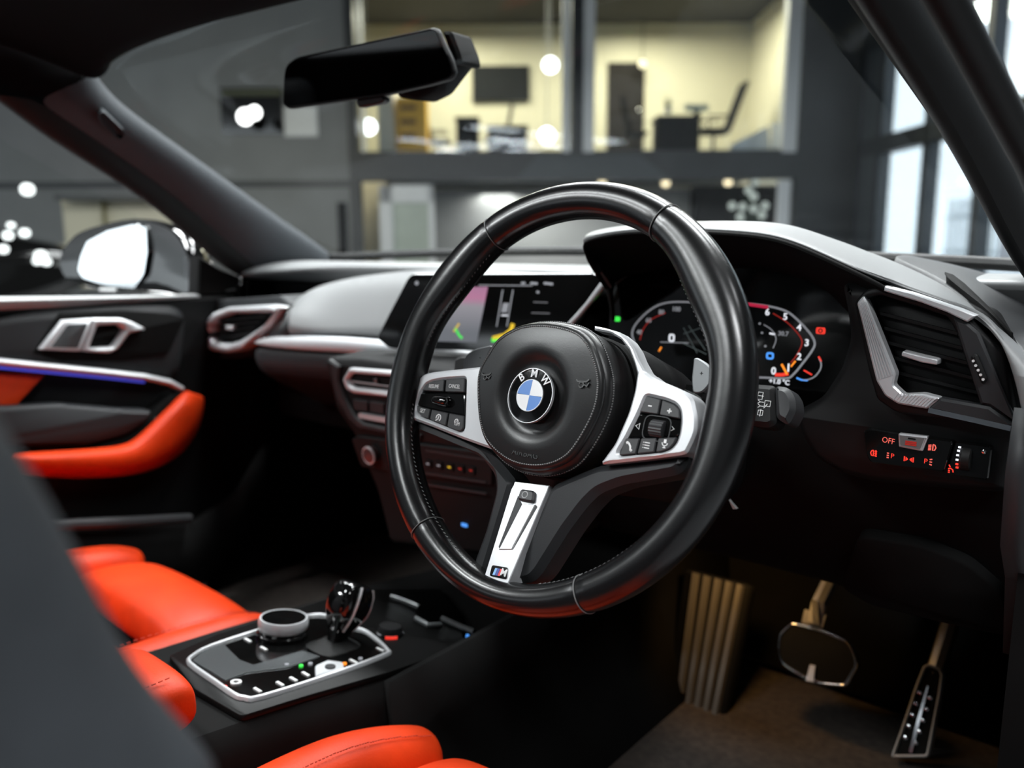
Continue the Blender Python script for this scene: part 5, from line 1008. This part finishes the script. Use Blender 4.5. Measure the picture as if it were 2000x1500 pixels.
# upper offices behind: floor slab, back, sides, ceiling
OB = BD + 4.5
sbox('office_slab', ub1, ue, BD + 0.3, OB, zb1 - 0.35, zb1 - 0.02, DARKW, wb)
sbox('office_wall', ub1 - 1.5, ue + 1.5, OB, OB + 0.2, zbb - 3, CEIL, CREAM, wb)
sbox('office_wall', ub1 - 1.4, ub1 - 1.2, BD + 0.3, OB, zb1, CEIL, CREAM, wb); sbox('office_wall', ue + 0.3, ue + 0.5, BD + 0.3, OB, zb1, CEIL, CREAM, wb)
for u0_, u1_, nm in ((ub1, ucol0, 'window_3'), (ucol1, ue, 'window_4')):
    sbox(nm, u0_, u1_, BD + 0.02, BD + 0.04, zb1, CEIL, GLASS2, None, label='glass front of the upper office ' + ('with a television' if nm == 'window_3' else 'with a dark door'), cat='window', kind='structure')
for u_ in ((ub1 + ucol0) / 2, (ucol1 + ue) / 2):
    p = SB.p(u_, BD + 2.2, CEIL - 0.25); area_light('office_ceiling_light', p, p - Vector((0, 0, 1)), 3.0, 1.6, 330, (1.0, 0.93, 0.72))
# lower rooms
sbox('lower_wall', ub1, ue, BD + 3.2, BD + 3.4, 0, zbb, WALLG, wb)
p = SB.p((ub1 + ue) / 2, BD + 1.6, zbb - 0.1); area_light('lower_room_light', p, p - Vector((0, 0, 1)), 5.0, 0.8, 200, (1, 0.98, 0.92))
# --- things on and in the back wall
t_ = sthing('wall_screen', 'black screen on the grey showroom wall reflecting two lamps', 'screen', *sr(490, 262, BD)[:1], BD - 0.05, sr(490, 262, BD)[1])
pbox('screen_panel', 428, 172, 552, 262, BD - 0.1, BD - 0.005, GLOSS, t_); pbox('screen_header', 432, 176, 550, 186, BD - 0.11, BD - 0.1, mat('olive_print', (0.06, 0.07, 0.03), 0.5, var=0.05), t_)
for x, y, r_ in ((479, 228, 0.15), (497, 220, 0.12)):  # glowing discs added for the two lamps mirrored in the screen
    bq = BD - (0.5 if r_ > 0.13 else 0.9); u, z = sr(x, y, bq); L = sthing('screen_reflection', 'glowing white disc for a lamp reflection on the black wall screen', 'lamp', u, bq, z, 'lamp reflections by the wall screen')
    MB().lathe(SB.p(u, bq, z), -fh, [(r_ * 0.6, -0.12), (r_, -0.04), (r_, 0)], 20).build('reflection_shell', DARKW, L); MB().lathe(SB.p(u, bq, z), -fh, [(r_ * 0.92, 0.0), (r_ * 0.9, 0.01), (0.01, 0.02)], 20).build('reflection_face', glow('reflection_white', (1, 1, 1), 6.0), L)
t_ = sthing('wall_notice', 'white square notice board beside the black screen', 'notice board', sr(586, 265, BD)[0], BD - 0.04, sr(586, 265, BD)[1])
pbox('board_frame', 553, 208, 621, 266, BD - 0.05, BD - 0.003, WHITE, t_); pbox('board_sheet', 557, 212, 617, 262, BD - 0.055, BD - 0.05, mat('white_sheet', (0.8, 0.82, 0.82), 0.6, var=0.02), t_)
t_ = sthing('television', 'wall mounted black television in the lit office', 'television', sr(977, 195, OB)[0], OB - 0.1, sr(977, 195, OB)[1])
pbox('television_panel', 922, 128, 1034, 196, OB - 0.12, OB - 0.03, mat('dark_tv', (0.012, 0.013, 0.014), 0.6, var=0.1, spec=0.1), t_); pbox('television_mount', 960, 150, 990, 175, OB - 0.03, OB - 0.002, DFURN, t_)
t_ = sthing('vending_cabinet', 'yellow cabinet with dark shelves in the office', 'cabinet', sr(800, 297, BD + 1.2)[0], BD + 1.2, zb1)
YEL = mat('yellow_panel', (0.75, 0.42, 0.03), 0.5, var=0.08, varscale=4); pbox('cabinet_body', 772, 190, 834, 297, BD + 1.2, BD + 1.8, YEL, t_)
for k in range(3): pbox('cabinet_shelf', 782, 205 + k * 28, 812, 214 + k * 28, BD + 1.17, BD + 1.2, mat('brown_shelf', (0.12, 0.06, 0.01), 0.6, var=0.1), t_)
pbox('cabinet_side', 735, 150, 772, 297, BD + 1.3, BD + 1.9, WHITE, t_)
def chair(label, x, yb, s_, b, lean):
    u, z = sr(x, yb, b); z = zb1; t_ = sthing('office_chair', label, 'chair', u, b, z, None); k = s_
    f_ = Fr(SB.p(u, b, z), rh_, fh)
    for a in range(5):
        q = R(a * 72); MB().tube([f_.p(0, 0, 0.10 * k), f_.p(0.30 * k * math.cos(q), 0.30 * k * math.sin(q), 0.04 * k)], 0.02 * k, 6).build('leg', DFURN, t_)
    MB().tube([f_.p(0, 0, 0.08 * k), f_.p(0, 0, 0.45 * k)], 0.03 * k, 8).build('stem', DFURN, t_)
    MB().box(f_, -0.25 * k, 0.25 * k, -0.25 * k, 0.25 * k, 0.45 * k, 0.54 * k).build('seat', DFURN, t_, mods=[('BEVEL', {'width': 0.03 * k, 'segments': 2})])
    MB().loft([[f_.p((d + lean * h) * k, v_ * k, (0.54 + h) * k) for v_ in (-0.22, 0.22)] + [f_.p((d + 0.07 + lean * h) * k, v_ * k, (0.54 + h) * k) for v_ in (0.22, -0.22)] for d, h in ((0.2 * (1 if lean > 0 else -1), 0.0), (0.2 * (1 if lean > 0 else -1), 0.35), (0.2 * (1 if lean > 0 else -1), 0.75))], True, True).build('backrest', DFURN, t_)
    for v_ in (-0.27, 0.27): MB().tube([f_.p(-0.15 * k, v_ * k, 0.5 * k), f_.p(-0.15 * k, v_ * k, 0.72 * k), f_.p(0.18 * k, v_ * k, 0.72 * k)], 0.02 * k, 6).build('armrest', DFURN, t_)
chair('black office chair beside the yellow cabinet', 858, 297, 1.0, BD + 2.9, -0.25)
chair('black office chair at the desk under the television', 968, 297, 0.95, BD + 2.5, 0.2)
chair('black chair in front of the dark office door', 1240, 297, 0.9, BD + 1.2, -0.2)
chair('black high backed chair leaning back at the meeting table', 1392, 297, 1.25, BD + 2.3, 0.35)
def desk(label, x0, y0, x1, b, group=None):
    u0_, z1 = sr(x0, y0, b); u1_, _ = sr(x1, y0, b); t_ = sthing('office_desk', label, 'desk', (u0_ + u1_) / 2, b, zb1)
    sbox('desk_top', u0_, u1_, b, b + 0.8, z1 - 0.06, z1, DFURN, t_); sbox('front_panel', u0_ + 0.06, u1_ - 0.06, b + 0.05, b + 0.09, zb1 + 0.05, z1 - 0.06, DFURN, t_)
    for u_ in (u0_ + 0.02, u1_ - 0.1): sbox('leg', u_, u_ + 0.08, b + 0.1, b + 0.7, zb1 - 0.02, z1 - 0.06, DFURN, t_)
    return t_
desk('narrow dark reception desk with a tall front panel', 888, 228, 935, BD + 0.9); desk('dark desk under the television', 950, 245, 1032, BD + 1.0); desk('black meeting table in the second office', 1285, 225, 1372, BD + 0.9)
t_ = sthing('desk_monitor', 'pale monitor standing on the meeting table', 'monitor', sr(1350, 224, BD + 1.3)[0], BD + 1.3, sr(1350, 224, BD + 1.3)[1])
pbox('monitor_panel', 1338, 204, 1383, 217, BD + 1.25, BD + 1.29, mat('pale_screen', (0.5, 0.6, 0.58), 0.4, var=0.05), t_); pbox('monitor_stand', 1355, 217, 1366, 225, BD + 1.26, BD + 1.3, DFURN, t_)
t_ = sthing('potted_plant', 'small potted plant behind the meeting table', 'plant', sr(1305, 225, BD + 1.4)[0], BD + 1.4, sr(1305, 225, BD + 1.4)[1])
LEAF = mat('dull_leaf', (0.10, 0.14, 0.08), 0.6, var=0.3)
c = SB.p(sr(1305, 215, BD + 1.4)[0], BD + 1.4, sr(1305, 222, BD + 1.4)[1]); MB().lathe(c, (0, 0, 1), [(0.06, 0), (0.08, 0.12), (0.075, 0.12)], 12).build('pot', WHITE, t_)
mb = MB()
for i in range(26):
    a = random.uniform(0, 6.28); h = random.uniform(0.12, 0.36); r_ = random.uniform(0.02, 0.13); q = c + Vector((r_ * math.cos(a), r_ * math.sin(a), h)); mb.tube([c + Vector((0, 0, 0.1)), (c + q) / 2 + Vector((0, 0, 0.08)), q], [0.004, 0.018, 0.003], 5, flat=0.3)
mb.build('foliage', LEAF, t_)
t_ = sthing('office_door', 'dark door in the cream office wall', 'door', sr(1222, 290, OB)[0], OB - 0.05, zb1)
pbox('door_leaf', 1188, 122, 1256, 300, OB - 0.06, OB - 0.01, mat('espresso_door', (0.014, 0.012, 0.011), 0.6, var=0.1, spec=0.15), t_); u, z = sr(1248, 215, OB - 0.1); MB().lathe(SB.p(u, OB - 0.06, z), -fh, [(0.03, 0), (0.03, 0.05), (0.01, 0.06)], 10).build('handle', CHROME, t_)
t_ = sthing('window_reflection', 'pair of white panels shaped as a window reflection in the office glass', 'reflection panel', sr(1470, 297, BD + 0.4)[0], BD + 0.4, zb1)
bm_ = mat('window_reflection_white', (0.85, 0.86, 0.88), 0.4, var=0.02)  # white panels added in place of the window reflected in the office glass
MB().loft([[SB.p(sr(x, y, BD + 0.4)[0], b, sr(x, y, BD + 0.4)[1]) for x, y in ((1425, 297), (1426, 283), (1500, 246), (1503, 297))] for b in (BD + 0.36, BD + 0.4)], True, True).build('reflection_panel', bm_, t_, smooth=False)
pbox('reflection_panel', 1508, 240, 1528, 297, BD + 0.36, BD + 0.4, bm_, t_)
for x, y, lab in ((1075, 127, 'glowing disc for an oval lamp reflection high by the television'), (1068, 264, 'glowing disc for an oval lamp reflection low by the window post'), (720, 248, 'glowing disc for an oval lamp reflection by the pale cabinet side')):
    u, z = sr(x, y, BD + 0.7); L = sthing('lamp_reflection', lab, 'lamp', u, BD + 0.7, z)  # glowing disc added where a ceiling lamp is reflected in glass
    MB().lathe(SB.p(u, BD + 0.7, z) + fh * 0.06, -fh, [(0.05, 0), (0.14, 0.03), (0.15, 0.05)], 20).build('reflection_shell', WHITE, L); MB().lathe(SB.p(u, BD + 0.7, z), -fh, [(0.145, -0.01), (0.12, 0.03), (0.01, 0.05)], 20).build('reflection_face', glow('reflection_white', (1, 1, 1), 6.0), L)
    MB().tube([SB.p(u, BD + 0.75, z), SB.p(u, BD + 0.75, CEIL)], 0.008, 6).build('cable', WHITE, L)
WARML = glow('lamp_warm', (1.0, 0.85, 0.55), 2.2)
u, z = sr(1255, 125, OB - 0.4); L = sthing('pendant_lamp', 'small warm lamp above the dark office door', 'lamp', u, OB - 0.4, z); MB().lathe(SB.p(u, OB - 0.4, z), (0, 0, 1), [(0.02, -0.09), (0.085, -0.04), (0.085, 0.04), (0.02, 0.09)], 16).build('globe', WARML, L); MB().tube([SB.p(u, OB - 0.4, z + 0.08), SB.p(u, OB - 0.4, CEIL)], 0.01, 6).build('cable', DFURN, L)
for x, y in ((1176, 358), (1300, 358), (1422, 356)):
    u, z = sr(x, y, BD + 0.6); L = sthing('downlight', 'small warm downlight under the showroom floor beam', 'lamp', u, BD + 0.6, z, 'downlights under the beam')
    MB().lathe(SB.p(u, BD + 0.6, z), (0, 0, 1), [(0.03, -0.06), (0.075, -0.03), (0.075, 0.03)], 14).build('lens', WARML, L); MB().lathe(SB.p(u, BD + 0.6, z + 0.03), (0, 0, 1), [(0.09, 0), (0.09, 0.05), (0.05, 0.06)], 14).build('housing', DFURN, L)
# lower white door
t_ = sthing('door_2', 'white framed glass door under the offices', 'door', sr(793, 505, BD)[0], BD, 0)
tag(t_, kind='structure'); GREENG = mat('green_tint_pane', (0.42, 0.48, 0.42), 0.3, var=0.06, varscale=3)
u0_, z1 = sr(740, 362, BD - 0.1); u1_, _ = sr(846, 362, BD - 0.1); du = (u1_ - u0_)
sbox('door_frame', u0_, u0_ + du * 0.24, BD - 0.15, BD + 0.05, 0, z1, WHITE, t_); sbox('door_frame', u1_ - du * 0.09, u1_, BD - 0.15, BD + 0.05, 0, z1, WHITE, t_); sbox('door_frame', u0_, u1_, BD - 0.15, BD + 0.05, z1 - 0.32, z1, WHITE, t_)
sbox('door_pane', u0_ + du * 0.24, u1_ - du * 0.09, BD - 0.08, BD - 0.04, 0, z1 - 0.32, GREENG, t_)
# dark cabinet and lights of the lower room
t_ = sthing('display_cabinet', 'black display cabinet in the lower room', 'cabinet', sr(1420, 470, BD + 2.3)[0], BD + 2.3, 0)
pbox('cabinet_body', 1358, 362, 1512, 560, BD + 2.3, BD + 2.8, DFURN, t_); pbox('cabinet_door', 1364, 368, 1432, 550, BD + 2.26, BD + 2.3, BLACK, t_); pbox('cabinet_door', 1438, 368, 1506, 550, BD + 2.26, BD + 2.3, BLACK, t_)
t_ = sthing('white_post', 'slim white post at the end of the lower room', 'post', sr(1527, 500, BD)[0], BD - 0.1, 0); pbox('post_shaft', 1522, 352, 1534, 569, BD - 0.2, BD - 0.1, WHITE, t_); pbox('post_foot', 1518, 560, 1538, 570, BD - 0.22, BD - 0.08, WHITE, t_)
t_ = sthing('decorated_tree', 'dark fir tree hung with shining baubles', 'tree', sr(1468, 520, BD + 1.15)[0], BD + 1.15, 0)
c = SB.p(sr(1468, 400, BD + 1.15)[0], BD + 1.15, 0); zt = sr(1468, 340, BD + 0.7)[1]
MB().tube([c, c + Vector((0, 0, zt))], [0.06, 0.01], 8).build('trunk', mat('bark', (0.03, 0.02, 0.015), 0.8, var=0.2), t_)
mb = MB()
for i in range(420):
    h = random.uniform(0.25, zt); r_ = (1 - (h - 0.25) / (zt - 0.2)) * 0.42 + 0.03; a = random.uniform(0, 6.28); mb.tube([c + Vector((0, 0, h + 0.05)), c + Vector((r_ * math.cos(a), r_ * math.sin(a), h - 0.10))], [0.012, 0.03], 4)
mb.build('foliage', mat('fir_green', (0.012, 0.03, 0.016), 0.7, var=0.3), t_, kind='stuff')
for i, (x, y) in enumerate(((1475, 355), (1472, 384), (1430, 402), (1450, 404), (1494, 402), (1472, 408), (1488, 420), (1446, 424), (1462, 372), (1482, 340))):
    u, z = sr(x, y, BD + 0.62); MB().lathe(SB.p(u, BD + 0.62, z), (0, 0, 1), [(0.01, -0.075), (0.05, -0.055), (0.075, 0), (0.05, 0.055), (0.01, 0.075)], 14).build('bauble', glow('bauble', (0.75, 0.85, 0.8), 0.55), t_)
# glazed facade on the right
UF = 6.6
fac = thing('wall_right', 'dark framed glass facade beside the yard', 'facade', SB.p(UF, 10, 0), kind='structure')
FRM = mat('anthracite_steel', (0.03, 0.036, 0.042), 0.4, metal=0.3, var=0.1)
for b in (3.2, 5.1, 7.0, 8.9, 10.35, 11.75, 13.3, 15.0, 15.9): sbox('mullion', UF - 0.1, UF + 0.1, b - 0.09, b + 0.09, 0, CEIL, FRM, fac)
sbox('transom', UF - 0.1, UF + 0.12, 1, BD, 2.45, 2.75, FRM, fac); sbox('head_beam', UF - 0.1, UF + 0.12, 1, BD, 4.3, 4.6, FRM, fac); sbox('sill_beam', UF - 0.1, UF + 0.12, 1, BD, 0.0, 0.12, FRM, fac); sbox('spandrel', UF - 0.08, UF + 0.08, 1, BD, 4.6, CEIL, DARKW, fac)
sbox('spandrel', UF - 0.08, UF + 0.08, 15.0, BD, 0, 4.6, mat('dark_facade_panel', (0.05, 0.06, 0.07), 0.3, var=0.1), fac)
sbox('window_5', UF - 0.01, UF + 0.01, 1, 15.0, 0.12, 4.4, GLASS2, None, label='tall facade glazing towards the yard', cat='window', kind='structure')
sbox('spandrel', UF - 0.08, UF + 0.08, -6, 2.9, 0, CEIL, DARKW, fac)
sbox('wall_rear', -7, UF, -6.2, -6, 0, CEIL, DARKW, None, label='dark showroom wall behind the car', kind='structure')
# yard outside: pale paving, palisade fence, brick shed
sbox('yard_paving', UF + 0.2, 40, -10, 40, -0.12, -0.02, mat('pale_paving', (0.78, 0.79, 0.80), 0.8, bump=(3, 0.2, 0.02), var=0.08, varscale=1), None, label='pale paved yard outside the facade', cat='paving', kind='structure')
fen = sthing('palisade_fence', 'grey palisade fence across the yard', 'fence', UF + 9, 14, 0); FG = mat('galvanised_grey', (0.22, 0.25, 0.29), 0.5, metal=0.2, var=0.15)
for z in (0.5, 1.7): MB().box(Fr(SB.p(UF + 9, 4, 0), fh, Vector((0, 0, 1))), 0, 26, z - 0.04, z + 0.04, -0.03, 0.03).build('rail', FG, fen, smooth=False)
pm = None
for i in range(104):
    p0 = SB.p(UF + 9, 4.1 + i * 0.25, 0)
    if pm is None:
        o = MB().box(Fr(p0, fh, Vector((0, 0, 1))), -0.05, 0.05, 0.1, 2.3, 0.03, 0.05).build('pale', FG, fen, smooth=False); pm = (o, p0)
    else:
        o2 = pm[0].copy(); col.objects.link(o2); o2.parent = fen; o2.location = p0 - pm[1]
shed = sthing('brick_shed', 'pink brick shed behind the palisade fence', 'shed', UF + 12, 22, 0)
sbox('shed_wall', UF + 11, UF + 18, 14, 30, 0, 3.0, mat('pink_brick', (0.42, 0.30, 0.30), 0.8, var=0.15, varscale=4), shed); sbox('shed_roof', UF + 10.7, UF + 18.3, 13.7, 30.3, 3.0, 3.25, mat('slate_roof', (0.3, 0.32, 0.36), 0.7, var=0.1), shed)
# left side of the showroom
sbox('wall_left', -22.2, -22, 8, 24, 0, CEIL, WALLG, label='plain grey wall at the far left of the showroom', cat='wall', kind='structure')
t_ = sthing('lit_kiosk', 'pale yellow lit kiosk beyond the parked black car', 'kiosk', sr(250, 440, 12)[0], 12, 0)
pbox('kiosk_wall', 120, 388, 350, 560, 12.0, 12.2, CREAM, t_); pbox('kiosk_post', 198, 388, 212, 560, 11.9, 12.0, mat('olive_post', (0.2, 0.18, 0.08), 0.6, var=0.1), t_); pbox('kiosk_roof', 105, 380, 365, 390, 11.6, 12.4, DARKW, t_)
p = SB.p(sr(240, 440, 10)[0], 10.6, 3.2); area_light('kiosk_light', p, p + fh * 1.4 - Vector((0, 0, 1.8)), 1.5, 0.4, 60, (1.0, 0.93, 0.7))
# dark parked car
pc = sthing('parked_car', 'glossy black car parked beyond the passenger window', 'car', -6.5, 8.0, 0)
KF_ = Fr(SB.p(-6.5, 8.0, 0), (rh_ * 0.9 + fh * 0.43), (fh * 0.9 - rh_ * 0.43))
prof = [(-2.2, 0.35), (-2.2, 0.75), (-1.9, 0.95), (-1.4, 1.02), (-0.7, 1.42), (0.3, 1.50), (0.9, 1.40), (1.4, 1.06), (2.0, 0.98), (2.25, 0.8), (2.25, 0.35)]
rows = []
for yy, k in ((-0.9, 0.90), (-0.88, 0.97), (-0.7, 1.0), (0.7, 1.0), (0.88, 0.97), (0.9, 0.90)): rows.append([KF_.p(x, yy * (1 if z < 1.05 else 0.78), 0.35 + (z - 0.35) * (k if z > 0.5 else 1)) for x, z in prof])
MB().loft(rows, True, True).build('car_body', GLOSS, pc, mods=[('SUBSURF', {'levels': 2, 'render_levels': 2})], angle=60)
for x in (-1.4, 1.45):
    for yy in (-0.86, 0.70):
        wh = MB().lathe(KF_.p(x, yy, 0.33), KF_.v, [(0.2, 0), (0.33, 0.01), (0.33, 0.16), (0.2, 0.17)], 28).build('wheel', RUBBER, pc); MB().lathe(KF_.p(x, yy - 0.005 if yy < 0 else yy + 0.16, 0.33), KF_.v, [(0.19, 0), (0.19, 0.012), (0.04, 0.018)], 20).build('hubcap', CHROME, wh)
for yy in (-0.62, 0.62): MB().box(KF_, 1.85, 2.24, yy - 0.18, yy + 0.18, 0.72, 0.86).build('headlamp', CHROME, pc, mods=[('BEVEL', {'width': 0.04, 'segments': 2})])
# housings of the unseen ceiling panels, several added for their light
for x, y, _pw in PANELS:
    L = thing('unseen_ceiling_light', 'unseen white ceiling panel placed for its light on the car', 'ceiling light', (x, y, 4.2), 'unseen ceiling panels over the showroom floor')
    f_ = Fr((x, y, 0), (1, 0, 0), (0, 1, 0)); MB().box(f_, -0.93, 0.93, -0.33, 0.33, 4.20, 4.27).build('housing', WHITE, L, smooth=False)
    for s_ in (-0.8, 0.8): MB().tube([f_.p(s_, 0, 4.27), f_.p(s_, 0, CEIL)], 0.006, 6).build('cable', FRM, L)
# bodywork outside the cabin that carries the glass
bo_ = thing('bonnet', 'black bonnet and scuttle in front of the windscreen', 'bonnet', (0, 1.2, 0.6))
rows = [[Vector((x, y + 0.0 - 0.10 * abs(x / 0.75) ** 2, z - 0.05 * abs(x / 0.75) ** 3)) for x in (-0.80, -0.6, -0.3, 0, 0.3, 0.6, 0.80)] for y, z in ((0.66, 0.90), (0.80, 0.90), (1.1, 0.885), (1.5, 0.84), (1.72, 0.76), (1.78, 0.62), (1.78, 0.40))]
MB().loft(rows).build('bonnet_skin', GLOSS, bo_, mods=[SUB, SOL(0.02)], angle=70)
for s_ in (-1, 1): MB().box(Fr((0, 0, 0), (1, 0, 0), (0, 1, 0)), min(s_ * 0.74, s_ * 0.80), max(s_ * 0.74, s_ * 0.80), 0.50, 1.70, 0.25, 0.80).build('wing_panel', GLOSS, bo_, mods=[('BEVEL', {'width': 0.02, 'segments': 2})])

# glowing dots added for the bright highlights on the parked car
for x, y, r_ in ((50, 370, 0.045), (12, 460, 0.03), (45, 455, 0.03), (76, 500, 0.04), (70, 510, 0.025), (3, 487, 0.03), (88, 512, 0.025), (18, 440, 0.02)):
    u, z = sr(x, y, 7.0); MB().lathe(SB.p(u, 7.0, z), -fh, [(r_, -0.05), (r_, 0.0), (r_ * 0.6, 0.012), (0.002, 0.015)], 12).build('car_glint', glow('glint_white', (0.95, 1.0, 1.0), 2.5), pc)
